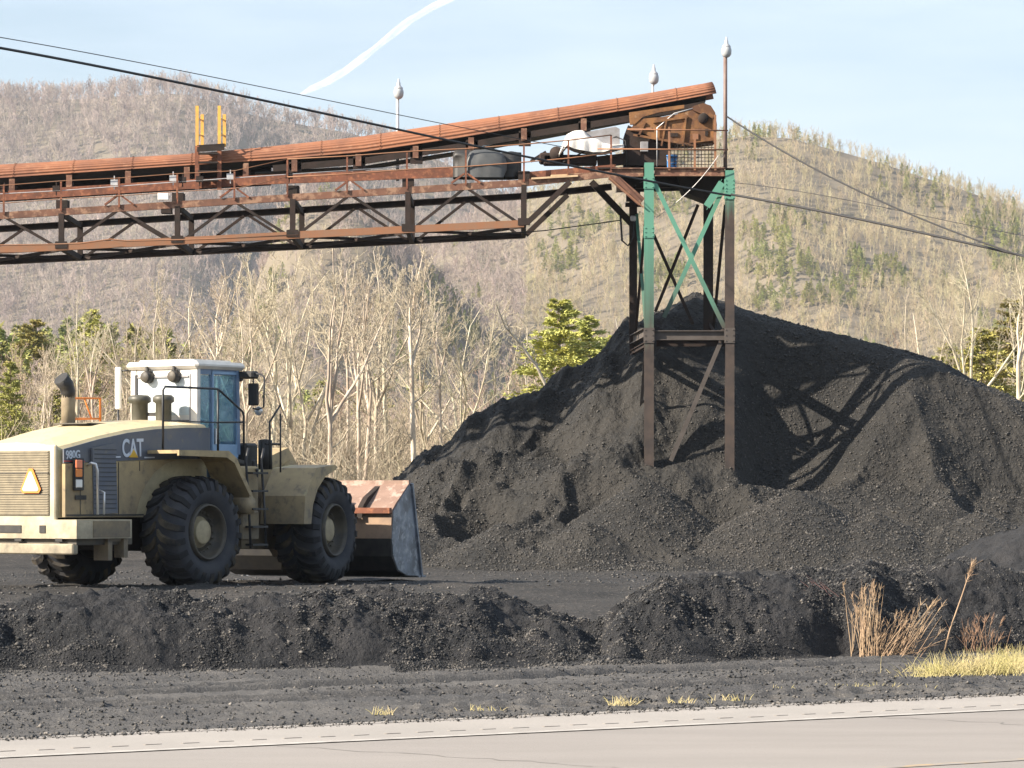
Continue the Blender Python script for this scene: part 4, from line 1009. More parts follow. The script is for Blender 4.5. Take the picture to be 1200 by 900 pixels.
# ---- things standing on the conveyor
def drape(name, prof_top, prof_bot, D, depth, mat, parent=None, seed=1, label=None, cat=None, rough=.06):
    pxs_ = np.linspace(prof_top[0][0], prof_top[-1][0], 26); vs = []; K = 17; oo = P(pxs_.mean(), prof_bot[0][1], D)
    for px in pxs_:
        t = lin(px, prof_top); b = lin(px, prof_bot); e = 1 - abs((px - pxs_.mean()) / (pxs_[-1] - pxs_[0]) * 2) ** 6
        for k in range(K):
            a = math.pi * k / (K - 1); c = math.cos(a); s_ = math.sin(a)
            yy = -math.copysign(abs(c) ** .6, c) * depth / 2 * (.6 + .4 * e); f = s_ ** .5
            py = b + (t - b) * f; v = P(px, py, D); v.y = D + yy
            nn = mnoise.noise(Vector((px * .08, k * .35, seed))) * rough * 2; v.y += nn; v.z += nn * .5 * s_; vs.append(v)
    m_ = MB(oo); n_ = len(pxs_)
    m_.add(vs, [(i * K + k, i * K + k + 1, (i + 1) * K + k + 1, (i + 1) * K + k) for i in range(n_ - 1) for k in range(K - 1)] + [tuple(range(K)), tuple(range((n_ - 1) * K, n_ * K))[::-1]], True)
    o = m_.build(name, mat, parent)
    if not parent: o.location = oo
    if label: tag(o, label, cat)
    return o
drape('tarpaulin', [(655, 181), (660, 168), (663, 159), (672, 155), (684, 154), (690, 161), (700, 163), (706, 168), (716, 170), (731, 170)],
      [(655, 184), (664, 172), (672, 176), (690, 180), (706, 180), (716, 177), (731, 174)], 97.7, .9, M['tarp_white'], label='white tarpaulin draped over machinery on the conveyor', cat='tarpaulin')
mb = MB(); mb.prism([(-.45, -.15), (-.45, .2), (-.3, .24), (.38, .36), (.5, .3), (.5, -.2)], -.35, .35); o = mb.build('machine_hood', M['grey_box']); o.location = P(705, 165, 98); tag(o, 'grey sheet metal hood behind the white tarpaulin', 'machine hood')
drape('tarpaulin', [(531, 179), (533, 176), (548, 177), (560, 178), (575, 178), (590, 179), (600, 177), (611, 179)], [(531, 209), (611, 209)], 97.75, 1.0, M['black'], label='black tarpaulin wrapped round machinery on the conveyor walkway', cat='tarpaulin')
o = drape('barrel', [(545, 190), (550, 179), (556, 176), (570, 175), (582, 176), (590, 181), (594, 190)], [(545, 200), (550, 209), (590, 209), (594, 200)], 97.25, .7, pm('drum_grey', (.05, .055, .06), .5, col2=(.085, .088, .09), nscale=1.5, spec=.5), label='dark grey round drum in front of the black tarpaulin', cat='drum', rough=.02)
mb = MB(); mb.lathe([(0, 0), (.13, 0), (.135, .01), (.15, .34), (.16, .34), (.16, .36), (.145, .36), (.14, .33), (.12, .32), (0, .32)], n=20); o = mb.build('pail', M['blue_pail']); o.location = Q(788, 196, .3)
o.scale = (1.0, 1.0, 1.0); tag(o, 'blue plastic pail on the deck of the tower', 'pail')
mb = MB(); mb.tube([(-.15, 0, .3), (-.13, -.12, .2), (0, -.17, .14), (.13, -.12, .2), (.15, 0, .3)], .006, 5); mb.build('handle', M['galv'], o)

def yard_lamp(px, ytop, ybot, D, label, polemat, wd=.06):
    b = P(px, ybot, D); r = empty('lamp', b); tag(r, label, 'lamp', 'yard lamps on the conveyor'); h = (ybot - ytop) * D / F
    mb = MB(); mb.tube([(0, 0, 0), (0, 0, h - .42)], wd, 8); mb.tube([(0, 0, h - .5), (.03, -.02, h - .42), (.03, -.02, h - .36)], .03, 6); mb.build('pole', polemat, r)
    mb = MB(); mb.lathe([(0, .30), (.05, .31), (.10, .34), (.135, .40), (.145, .5), (.135, .56), (.11, .6)], c=(0.03, -.02, h - .75), n=20); mb.build('globe', M['lamp_glass'], r)
    mb = MB(); mb.lathe([(.12, .595), (.125, .62), (.09, .66), (.055, .70), (.05, .78), (.03, .80), (.025, .88), (0, .89)], c=(0.03, -.02, h - .75), n=16); mb.build('cap', M['galv'], r)
yard_lamp(466, 98, 212, 98.9, 'white bullet lamp on a pole above the middle of the conveyor, leftmost of the three', M['galv'], .045)
yard_lamp(765, 81, 150, 99.6, 'small white lamp peeping over the conveyor cover, middle one of the three', M['galv'], .035)
yard_lamp(850, 49, 198, 97.3, 'tall white lamp on the outer end of the tower deck, rightmost of the three', pm('lamp_pole_brown', (.20, .16, .15), .6, col2=(.14, .08, .06), nscale=2), .055)

def cable(name, pts, D0, D1, r, label, deg=3):
    xs_c = np.array([p[0] for p in pts], float); ys_c = np.array([p[1] for p in pts], float); c = np.polyfit(xs_c / 600, ys_c, min(deg, len(pts) - 1))
    n = 60; pp = []
    for i in range(n + 1):
        x = xs_c[0] + (xs_c[-1] - xs_c[0]) * i / n; D = D0 + (D1 - D0) * i / n; pp.append(P(x, np.polyval(c, x / 600), D))
    oo = pp[n // 2].copy(); mb = MB(oo); mb.tube(pp, r, 6); o = mb.build(name, M['cable']); o.location = oo; return tag(o, label, 'cable')
cable('cable', [(-140, 34), (0, 54), (150, 86), (300, 117), (450, 147), (620, 183), (715, 205), (856, 229)], 70, 96.7, .032, 'thick black cable sagging from the upper left across the conveyor to the tower')
cable('cable', [(-140, 22), (0, 44), (200, 80), (460, 134), (600, 160), (735, 186)], 72, 98, .011, 'thin wire running just above the thick black cable at the upper left')
cable('cable', [(857, 228), (950, 245), (1030, 262), (1200, 300), (1340, 332)], 96.7, 84, .034, 'thick black cable leaving the tower to the right')
cable('cable', [(852, 137), (900, 166), (950, 196), (1000, 221), (1060, 248), (1120, 272), (1200, 301), (1300, 333)], 97.2, 84.4, .024, 'cable dropping steeply to the right from the lamp pole')
cable('cable', [(857, 214), (950, 226), (1040, 244), (1120, 262), (1200, 275), (1300, 290)], 97, 86, .009, 'faint thin wire right of the tower between the two dark cables')
cable('cable', [(842, 182), (825, 205), (806, 225), (788, 241), (768, 256)], 96.6, 97.3, .010, 'slack pale cord hanging diagonally below the tower deck').data.materials[0] = M['galv']

mb = MB(); mb.box((0, 0, 0), (1.3, .22, .05)); mb.box((.35, .05, .05), (.9, .18, .045), rz=.06); o = mb.build('plank', pm('plank_wood', (.62, .45, .28), .8, col2=(.45, .32, .2), nscale=4)); o.location = Q(650, 208, -.02); o.rotation_euler = (0, -.06, 0); tag(o, 'pale wooden planks lying on the walkway below the white tarpaulin', 'planks')

# ribs, plates and small fittings on the discharge head and the tower
for a, b in (((748, 160), (756, 143)), ((775, 171), (781, 141)), ((800, 171), (804, 136)), ((742, 158), (812, 170)), ((765, 143), (806, 137)), ((812, 128), (836, 138)), ((836, 140), (837, 167))):
    mb = nb(); mb.bar(P(*a, cy0 - .93), P(*b, cy0 - .93), .05, .06); part('guard_rib', mb, M['rust_brown'])
for px, py, w_, h_ in ((790, 158, .22, .10), (815, 160, .16, .16), (760, 151, .18, .08), (828, 155, .08, .2)):
    mb = nb(); mb.box(P(px, py, cy0 - .915), (w_, .03, h_)); part('guard_patch', mb, M['rust_dark'] if px in (790, 828) else M['rust_light'])  # dark patches stand for holes in the guard, their shade put into the colour
mb = nb(); mb.tube([P(770, 195, cy0 - .95), P(770, 150, cy0 - .95), P(790, 133, cy0 - .9), P(812, 127, cy0 - .9)], .018, 6); part('conduit', mb, M['galv'])
mb = nb(); mb.tube([P(735, 195, cy0 - .98), P(733, 165, cy0 - .98), P(722, 160, cy0 - .9), P(700, 170, cy0 - .8), P(660, 190, cy0 - .8)], .022, 6); part('conduit', mb, M['cable'])
for px, py, hh in ((760.5, 272, .32), (760.5, 393, .42), (855, 228, .26), (855, 393, .42), (760.5, 214, .34), (855, 216, .30)):
    mb = tb(); mb.box(P(px, py, 96.845), (.30, .016, hh))
    for dx in (-.1, .1):
        for dz in (-.36, 0, .36): mb.lathe([(0, -.02), (.016, -.018), (.016, .0)], c=P(px, py, 96.838) + Vector((dx, 0, dz * hh)), axis='Y', n=6)
    mb.build('splice_plate', M['paintA'] if py < 300 else M['paintD'], tow)
# ------------------------------------------------------------------ wheel loader (x forward, y left, z up, origin under the rear axle)
TH = R(56.5); AR = R(10)
hv = Vector((math.cos(TH), math.sin(TH), 0)); lv = Vector((-math.sin(TH), math.cos(TH), 0))
D_HUB = 57.0; hub = Vector(((245 - 600) * D_HUB / F, D_HUB, 0)); org = hub + lv * 1.60
org.z = EYE - (689 - HZ) * D_HUB / F + .01
ld = empty('wheel_loader', org, TH); tag(ld, 'big tan wheel loader with white cab and rusty bucket parked beside the coal pile', 'wheel loader')
def lp(name, mb, mat, parent=None): return mb.build(name, mat, parent or ld)
hitch = Vector((1.85, 0, 0))
fr_rot = Matrix.Rotation(AR, 4, 'Z')
def front(name, mb, mat, parent=None):
    """part of the articulated front frame: local coordinates relative to the front axle, turned about the hitch"""
    if parent is None:
        m = Matrix.Translation(hitch) @ fr_rot @ Matrix.Translation(Vector((1.85, 0, 0)))
        for i, v in enumerate(mb.v): mb.v[i] = m @ v
        return mb.build(name, mat, ld)
    m = Matrix.Translation(hitch) @ fr_rot @ Matrix.Translation(Vector((1.85, 0, 0)))
    for i, v in enumerate(mb.v): mb.v[i] = m @ v
    return mb.build(name, mat, parent)

# --- wheels
RW = .925; TW = .41
def tyre_mesh(mb, c, m=None, seed=0):
    prof = [(.44, -TW * .72), (.50, -TW * .86), (.62, -TW * 1.02), (.72, -TW * 1.0), (.80, -TW * .93), (.845, -TW * .82), (.865, -TW * .5), (.872, 0), (.865, TW * .5), (.845, TW * .82), (.80, TW * .93), (.72, TW * 1.0), (.62, TW * 1.02), (.50, TW * .86), (.44, TW * .72)]
    mb.lathe(prof, c=c, axis='Y', n=72, m=m)
def lugs(mb, c, m=None):
    n = 22
    for k in range(n):
        for sgn in (-1, 1):
            a0 = 2 * math.pi * (k + (.5 if sgn > 0 else 0)) / n; vs = []
            def pt(a, y, r):
                p = Vector((r * math.cos(a), y * sgn, r * math.sin(a))); return (m @ p if m else p) + c
            da = .15
            st = [(.0, -.02, .872), (.0 + .10, .10, .872), (.17, .24, .868), (.20, TW * .93, .80), (.205, TW * 1.03, .70)]
            ro = [RW, RW, RW - .006, RW - .055, .735]
            for (aa, y, r), r2 in zip(st, ro):
                if y < 0: y = .03
                for (oa, rr) in ((-da / 2, r - .02), (-da / 2 + .02, r2), (da / 2 - .02, r2), (da / 2, r - .02)): vs.append(pt(a0 + (aa + oa), y + .0, rr))
            fs = []
            for i in range(len(st) - 1):
                for j in range(3): fs.append((i * 4 + j, i * 4 + j + 1, (i + 1) * 4 + j + 1, (i + 1) * 4 + j))
            fs += [(0, 1, 2, 3)[::-1], tuple(len(vs) - 4 + q for q in range(4))]
            mb.add(vs, fs)
def wheel(cx, cy, side, isfront):
    """side -1 right, +1 left"""
    c = Vector((cx, cy, RW - .02)); w_ = MB(); tyre_mesh(w_, c)
    build = front if isfront else lp
    wh = build('wheel', w_, M['tyre']); l_ = MB(); lugs(l_, c); build('tread', l_, M['tread'], wh)
    o = side * TW
    r_ = MB(); r_.lathe([(.47, o * .78), (.455, o * .95), (.43, o * .98), (.42, o * .78), (.40, o * .55), (.36, o * .42), (.30, o * .38), (.30, o * .42), (.25, o * .44)], c=c, axis='Y', n=40)
    r_.lathe([(.45, -o * .78), (.40, -o * .5), (0.0, -o * .4)], c=c, axis='Y', n=30)
    for k in range(20):
        a = 2 * math.pi * k / 20; q = c + Vector((.335 * math.cos(a), o * .45, .335 * math.sin(a))); r_.lathe([(.018, 0), (.018, side * .03), (0, side * .03)], c=q, axis='Y', n=6)
    build('rim', r_, M['rim'], wh)
    h_ = MB(); h_.lathe([(.27, o * .40), (.24, o * .5), (.20, o * .56), (.20, o * .64), (.185, o * .66), (.06, o * .67), (0, o * .67)], c=c, axis='Y', n=32); build('hub', h_, M['hub'], wh)
    return wh
wheel(0, -1.22, -1, False); wheel(0, 1.22, 1, False); wheel(0, -1.22, -1, True); wheel(0, 1.22, 1, True)

# --- rear frame, hood
def xz(mb, poly, y0, y1): mb.prism(poly, y0, y1, 'XZ'); return mb
mb = MB(); xz(mb, [(-2.75, 1.12), (-2.75, .75), (-1.2, .62), (1.4, .55), (1.9, .6), (1.9, 1.3), (.8, 1.45), (-2.6, 1.3)], -.55, .55); lp('rear_frame', mb, M['rust_dark'])
mb = MB(); mb.lathe([(.30, -.9), (.24, -.7), (.17, -.4), (.17, .4), (.24, .7), (.30, .9)], c=(0, 0, .9), axis='Y', n=20); lp('axle', mb, M['black'])
# hood: lofted sections (half width, side height, top height)
HW0 = .93
secs = [(-2.93, .80, 2.22, 2.26), (-2.90, .88, 2.27, 2.33), (-2.6, HW0, 2.33, 2.42), (-2.0, HW0, 2.45, 2.55), (-1.3, HW0, 2.56, 2.66), (-.6, .92, 2.63, 2.72), (.2, .90, 2.67, 2.75), (.84, .88, 2.68, 2.75)]
mb = MB(); vs = []
for x, hw, zs, zt in secs:
    vs += [(x, -hw, 1.15), (x, -hw, zs - .12), (x, -hw, zs - .05), (x, -hw + .05, zs), (x, -hw * .5, zt), (x, 0, zt + .015), (x, hw * .5, zt), (x, hw - .05, zs), (x, hw, zs - .05), (x, hw, zs - .12), (x, hw, 1.15)]
K = 11; n_ = len(secs)
fs = [(i * K + k, i * K + k + 1, (i + 1) * K + k + 1, (i + 1) * K + k) for i in range(n_ - 1) for k in range(K - 1)] + [tuple(range(K)), tuple(range((n_ - 1) * K, n_ * K))]
mb.add(vs, fs); hood = lp('hood', mb, M['tan_rear'])
# side panel over the tan body (right side), arch cut-out around the wheel
for sd_ in (-1, 1):
    mb = MB(); arch = [(-2.88, 1.16), (-2.88, 2.0), (-1.0, 2.07), (.3, 2.10)]
    arc = [(1.17 * math.cos(a), .92 + 1.17 * math.sin(a)) for a in [math.radians(t) for t in (80, 95, 110, 125, 140, 155, 168)]]
    xz(mb, arch + arc[1:], sd_ * .935, sd_ * 1.0); lp('side_panel', mb, M['tan'])
    mb = MB(); ys = sd_ * 1.006
    q = [(-2.86, 2.235), (-2.6, 2.285), (-2.0, 2.405), (-1.3, 2.515), (-.6, 2.585), (.2, 2.625), (.84, 2.635), (.84, 2.12), (-.2, 2.10), (-1.0, 2.08), (-2.86, 2.01)]
    q2 = q; n = len(q2); vsx = [(x, sd_ * .93, z) for x, z in q2] + [(x, sd_ * .955, z) for x, z in q2]
    mb.add(vsx, [tuple(range(n)), tuple(range(2 * n - 1, n - 1, -1))] + [(i, i + n, (i + 1) % n + n, (i + 1) % n) for i in range(n)]); lp('stripe', mb, M['slate'])
# side air grille (dark) and its louvres
mb = MB(); xz(mb, [(-2.2, 1.2), (-2.24, 2.26), (-1.68, 2.34), (-1.62, 1.22)], -1.022, -.98); sg_ = lp('side_grille', mb, M['slate'])
mb = MB()
for k in range(14):
    z = 1.3 + k * .072; mb.bar((-2.2, -1.026, z), (-1.66, -1.026, z), .006, .012)
lp('louvres', mb, M['blackframe'], sg_)
# tail lamps and handrail on the right rear corner
tl = MB(); tl.box((-2.60, -1.03, 1.84), (.22, .07, .52), bev=.015); tlo = lp('lamp_housing', tl, M['black'])
for z, mt in ((2.0, 'reflector'), (1.86, 'orange'), (1.69, 'chrome')):
    mb = MB(); mb.box((-2.63, -1.07, z), (.15, .03, .13), bev=.01); lp('tail_lamp', mb, M[mt], tlo)
mb = MB(); mb.box((-2.52, -1.01, 1.47), (.26, .02, .07)); mb.build('latch', M['black'], ld)
mb = MB(); mb.tube([(-2.28, -1.16, 1.2), (-2.3, -1.17, 1.9), (-2.34, -1.17, 2.0), (-2.37, -1.1, 2.02), (-2.36, -1.02, 1.98)], .022, 8); lp('grab_rail', mb, M['chrome'])
mb = MB(); mb.tube([(-2.13, -1.16, 1.2), (-2.13, -1.17, 1.55), (-2.13, -1.03, 1.6)], .018, 8); lp('grab_rail', mb, M['chrome'])
# rear grille door
mb = MB(); mb.box((-2.93, 0, 1.69), (.08, 1.74, 1.22), bev=.02); gd = lp('grille_frame', mb, M['cream'])
mb = MB(); mb.box((-2.975, 0, 1.70), (.03, 1.5, 1.02)); gp = lp('grille', mb, M['grille'], gd)
mb = MB()
for k in range(26): z = 1.215 + k * .0388; mb.bar((-2.995, -.74, z), (-2.995, .74, z), .012, .014)
lp('grille_slats', mb, M['grille'], gd)
mb = MB(); mb.box((-2.998, -.0, 1.86), (.012, 1.5, .018)); mb.box((-2.998, 0, 1.52), (.012, 1.5, .01)); lp('grille_seam', mb, M['rim'], gd)
mb = MB(); tri = [(-.03, 1.92), (.19, 1.63), (.15, 1.57), (-.29, 1.57), (-.33, 1.63), (-.13, 1.92)]
tri = [(y - .27, z) for y, z in [(-.31, 1.54), (-.35, 1.60), (-.18, 1.93), (-.10, 1.93), (.07, 1.60), (.03, 1.54)]]
mb.prism(tri, -3.03, -3.015, 'YZ'); st = lp('slow_vehicle_sign', mb, M['orange'])
mb = MB(); tr2 = [(y - .27, z) for y, z in [(-.28, 1.57), (-.31, 1.6), (-.16, 1.88), (-.12, 1.88), (.03, 1.6), (0, 1.57)]]; mb.prism(tr2, -3.038, -3.031, 'YZ'); lp('sign_face', mb, pm('sign_pink', (.85, .62, .55), .35), st)
# counterweight
mb = MB(); mb.prism([(-2.98, -1.32), (-2.98, 1.32), (-2.75, 1.42), (-1.75, 1.42), (-1.75, -1.42), (-2.75, -1.42)], .82, 1.12, 'XY'); cw = lp('counterweight', mb, M['cream'])
mb = MB(); mb.prism([(-2.90, -1.25), (-2.90, 1.25), (-1.6, 1.30), (-1.6, -1.30)], .72, .82, 'XY'); lp('lower_weight', mb, M['rim'], cw)
mb = MB(); mb.box((-2.92, .0, .655), (.14, 2.5, .17), bev=.02); lp('bumper_bar', mb, M['cream'], cw)
mb = MB(); mb.box((-2.25, -1.425, .97), (.9, .012, .26)); lp('weight_side', mb, M['tan'], cw)
for y, wd in ((-.62, .12), (.1, .55)):
    mb = MB(); mb.box((-2.984, y - .0, .97), (.02, wd, .12)); lp('slot', mb, M['black'], cw)
for y in (-.95, -.1, .7):
    mb = MB(); mb.box((-2.93, y, .80), (.1, .14, .05)); lp('bolt_recess', mb, M['black'], cw)
mb = MB(); mb.box((-2.2, -1.2, .62), (.1, .3, .3)); mb.box((-1.85, -1.28, .66), (.1, .2, .3)); mb.box((-1.98, -1.18, .8), (.5, .3, .06)); lp('step', mb, M['tan'], ld)
# writing on the stripe
def text(body, x, z, size, y, mat, parent, rot=(R(90), 0, 0), ext=.004, sx=1.0, tilt=0):
    cu = bpy.data.curves.new('lettering', 'FONT'); cu.body = body; cu.size = size; cu.extrude = ext; cu.offset = .006 * size / .3
    t = bpy.data.objects.new('lettering', cu); C.objects.link(t)
    dg = bpy.context.evaluated_depsgraph_get(); me = bpy.data.meshes.new_from_object(t.evaluated_get(dg)); bpy.data.objects.remove(t)
    o = bpy.data.objects.new('lettering', me); C.objects.link(o); me.materials.clear(); me.materials.append(mat)
    o.location = (x, y, z); o.rotation_euler = (rot[0], rot[1] - tilt, rot[2]); o.scale = (sx, 1, 1); o.parent = parent; return o
stripe = [o for o in ld.children if o.name.startswith('stripe')][0]
text('CAT', -1.44, 2.13, .40, -.963, M['letter'], stripe, sx=.68, tilt=R(2))
text('980G', -2.82, 2.08, .185, -.962, M['letter'], stripe, sx=.85, tilt=R(2))
mb = MB(); mb.prism([(-1.27, 2.12), (-1.05, 2.12), (-1.16, 2.25)], -.974, -.956, 'XZ'); mb.build('triangle_mark', pm('mark_yellow', (.7, .42, .04), .5), stripe)
mb = MB(); mb.box((-2.61, -.962, 2.045), (.5, .006, .012), rz=0); mb.build('pin_line', M['red'], stripe)
for x0_, x1_ in ((-1.66, -1.48), (-.88, -.62)):
    mb = MB(); mb.bar((x0_, -.96, 2.12), (x1_, -.96, 2.125), .006, .022); mb.build('pin_line', M['letter'], stripe)
# exhaust, air cleaner cans, left hood rail
mb = MB(); ex = [(-1.3, .30, 2.5), (-1.3, .30, 3.12), (-1.30, .30, 3.2), (-1.34, .31, 3.32), (-1.44, .33, 3.42)]; mb.tube(ex[:3], .115, 18); est = lp('exhaust_stack', mb, pm('stack', (.30, .25, .17), .6, col2=(.2, .16, .11), nscale=5))
mb = MB(); mb.tube([(-1.3, .30, 3.1), (-1.30, .30, 3.2), (-1.34, .31, 3.31), (-1.45, .33, 3.42)], [.115, .12, .125, .13], 16); lp('exhaust_tip', mb, M['black'], est)
for (x, y, s_) in ((.32, .13, 1.0), (.42, -.30, .95)):
    mb = MB(); mb.lathe([(0, 0), (.13 * s_, 0), (.14 * s_, .03), (.14 * s_, .30), (.19 * s_, .33), (.19 * s_, .40), (.14 * s_, .44), (0, .45)], c=(x, y, 2.74), n=22); lp('air_cleaner', mb, pm('cleaner', (.06, .06, .045), .5, col2=(.09, .085, .07), nscale=6))
mb = MB(); mb.bar((.36, .0, 2.86), (.4, -.2, 2.86), .06); lp('pipe', mb, M['black'])
mb = MB(); zt = 3.12
mb.tube([(-.4, .38, 2.6), (-.4, .38, zt), (-1.1, .38, zt - .02), (-1.1, .38, 2.5)], .022, 7); mb.tube([(-.4, .38, 2.78), (-1.1, .38, 2.76)], .018, 7); mb.tube([(-.62, .38, 2.78), (-.8, .38, 3.1)], .015, 6); lp('hood_rail', mb, M['orange'])
mb = MB(); mb.box((-1.25, .0, 2.672), (.7, .7, .02)); lp('hood_panel', mb, M['rim'], hood)
# --- rear fenders and platform
for sd_ in (-1, 1):
    mb = MB(); y0, y1 = (sd_ * 1.0, sd_ * 1.62)
    top = [(-.95, 2.24), (.42, 2.24), (.62, 2.12), (1.02, 1.50), (1.0, 1.44)]
    th_ = .05; poly = top + [(x - .05, z - .055) for x, z in top[::-1]]
    poly = [(-.85, 2.24), (.45, 2.24), (.66, 2.12), (1.10, 1.50), (1.05, 1.47), (.62, 2.06), (.43, 2.185), (-.85, 2.185)]
    xz(mb, poly, y0, y1); fd = lp('fender', mb, M['tan'])
    mb = MB(); xz(mb, [(-.85, 2.24), (.45, 2.24), (.66, 2.12), (1.10, 1.50), (1.01, 1.50), (.60, 2.04), (.40, 2.13), (-.85, 2.15)], sd_ * 1.62, sd_ * 1.66); lp('fender_lip', mb, M['tan'], fd)
    mb = MB(); xz(mb, [(.5, 2.20), (1.45, 2.10), (1.45, 2.04), (.6, 2.12)], sd_ * .72, sd_ * 1.2); lp('platform', mb, M['black'])
# --- cab
CX0, CX1, CW, CZ0, CZ1 = .80, 1.92, .70, 1.85, 3.66
mb = MB(); mb.box(((CX0 + CX1) / 2 + .02, 0, 3.69), (CX1 - CX0 + .22, 2 * CW + .16, .13), bev=.05); mb.box(((CX0 + CX1) / 2, 0, 3.765), (CX1 - CX0 - .1, 2 * CW - .2, .05), bev=.02); cabroof = lp('cab_roof', mb, M['white_cab'])
mb = MB(); mb.box(((CX0 + CX1) / 2, 0, 2.02), (CX1 - CX0, 2 * CW, .42)); mb.box((CX1 - .03, 0, 2.30), (.06, 2 * CW - .1, .25)); lp('cab_base', mb, M['cab_blue'])
mb = MB()
mb.box((CX0 + .03, -CW + .05, (2.2 + CZ1) / 2), (.09, .14, CZ1 - 2.2)); mb.box((CX0 + .03, CW - .05, (2.2 + CZ1) / 2), (.09, .12, CZ1 - 2.2))
mb.box((CX0 + .03, 0, 2.82), (.08, 2 * CW - .24, .10)); mb.box((CX0 + .03, 0, 3.57), (.08, 2 * CW - .24, .12)); lp('rear_pillars', mb, M['white_cab'])
mb = MB()
for y in (-CW + .02, CW - .02):
    mb.bar((CX1, y, 2.2), (CX1 - .03, y, CZ1), .08); mb.bar((1.2, y, 2.2), (1.2, y, CZ1), .05); mb.box(((CX0 + CX1) / 2, y, 3.585), (CX1 - CX0, .05, .10))
    mb.box(((CX0 + CX1) / 2, y, 2.24), (CX1 - CX0, .05, .06))
lp('cab_frame', mb, M['cab_blue'])
# glass
def glassmat(name, tint, mixf, rough=.05, dust=(.6, .62, .65)):  # dust colour also carries painted glare and reflected sky
    m = bpy.data.materials.new(name); m.use_nodes = True; N = m.node_tree.nodes; L = m.node_tree.links; b = N['Principled BSDF']
    b.inputs['Base Color'].default_value = (*dust, 1); b.inputs['Roughness'].default_value = rough; b.inputs['Specular IOR Level'].default_value = .8
    tr = N.new('ShaderNodeBsdfTransparent'); tr.inputs['Color'].default_value = (*tint, 1); mx = N.new('ShaderNodeMixShader')
    nz = N.new('ShaderNodeTexNoise'); nz.inputs['Scale'].default_value = 2.5; mr = N.new('ShaderNodeMapRange'); mr.inputs['From Min'].default_value = .35; mr.inputs['From Max'].default_value = .65
    mr.inputs['To Min'].default_value = mixf - .12; mr.inputs['To Max'].default_value = mixf + .1; tcn = N.new('ShaderNodeTexCoord'); L.new(tcn.outputs['Object'], nz.inputs['Vector']); L.new(nz.outputs['Fac'], mr.inputs['Value'])
    L.new(mr.outputs['Result'], mx.inputs['Fac']); L.new(tr.outputs[0], mx.inputs[1]); L.new(b.outputs[0], mx.inputs[2]); L.new(mx.outputs[0], N['Material Output'].inputs['Surface']); return m
G1 = glassmat('dusty_glare_glass', (.75, .88, .9), .70, .25, (.76, .80, .82)); G2 = glassmat('side_glass', (.62, .78, .84), .24, .04, (.40, .58, .74))  # rear white mixes dust with painted sun glare; side blue paints the sky's reflection
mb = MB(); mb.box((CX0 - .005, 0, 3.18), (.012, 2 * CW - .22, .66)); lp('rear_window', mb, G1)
mb = MB(); mb.box((CX0 + .0, 0, 2.77), (.02, 2 * CW - .12, .012)); lp('window_seal', mb, M['grey_box'])
for y_, w_d in ((.585, .05), (-.575, .025)):
    mb = MB(); mb.box((CX0 - .022, y_, 3.12), (.012, w_d, .84)); lp('window_seal', mb, M['blackframe'] if y_ > 0 else M['grey_box'])
mb = MB(); mb.box((CX0 - .03, 0, 3.50), (.02, 2 * CW - .3, .03)); lp('window_seal', mb, M['grey_box'])
for y in (-CW + .02, CW - .02):
    mb = MB(); mb.box((1.02, y, 2.91), (.32, .012, 1.24)); lp('side_window', mb, G2)
    mb = MB(); mb.box((1.55, y * 1.01, 2.91), (.66, .012, 1.24)); dr = lp('door_window', mb, G2)
    mb = MB(); mb.box((1.55, y * 1.035, 2.12), (.66, .02, .5)); mb.box((1.22, y * 1.035, 2.86), (.035, .03, 1.4)); mb.box((1.885, y * 1.035, 2.86), (.035, .03, 1.4)); mb.box((1.55, y * 1.035, 3.57), (.7, .03, .04)); d2 = lp('door', mb, pm('door_blue', (.27, .42, .60), .35, col2=(.2, .33, .5), nscale=3) if y < 0 else M['cab_blue'])
    mb = MB(); mb.box((1.28, y * 1.06, 2.5), (.03, .04, .26)); lp('door_handle', mb, M['chrome'], d2)
mb = MB(); mb.box((CX1 - .02, 0, 2.95), (.012, 2 * CW - .16, 1.2)); lp('windscreen', mb, G2)
# seat, steering column, inside the cab
mb = MB(); mb.box((1.25, 0, 2.45), (.5, .5, .14), bev=.04); mb.box((1.05, 0, 2.85), (.13, .5, .75), bev=.05); mb.box((1.25, 0, 2.3), (.3, .3, .25)); lp('seat', mb, M['black'])
mb = MB(); mb.bar((1.75, 0, 2.2), (1.62, 0, 2.75), .08); mb.lathe([(.19, -.012), (.205, 0), (.19, .012), (.175, 0), (.19, -.012)], c=(1.6, 0, 2.78), n=20); lp('steering_wheel', mb, M['black'])
# work lamps on the rear roof edge
for y in (-.28, .30):
    mb = MB(); mb.lathe([(0, .0), (.07, .01), (.105, .06), (.11, .13), (.1, .14), (0, .14)], c=(CX0 - .16, y, 3.50), axis='X', n=18); mb.bar((CX0 - .08, y, 3.6), (CX0 - .08, y, 3.68), .04)
    wlp = lp('work_lamp', mb, M['black']); mb = MB(); mb.lathe([(0, -.004), (.085, -.002), (.09, .006)], c=(CX0 - .155, y, 3.50), axis='X', n=18); lp('lens', mb, M['rim'], wlp)
for y in (-.55, .55):
    mb = MB(); mb.box((CX1 + .17, y, 3.53), (.14, .2, .17), bev=.03); mb.bar((CX1 + .02, y, 3.64), (CX1 + .2, y, 3.62), .03); lp('work_lamp', mb, M['black'])
mb = MB(); mb.box((CX1 + .1, -.86, 3.55), (.2, .3, .13), bev=.03); lp('lamp_bracket', mb, M['black'])
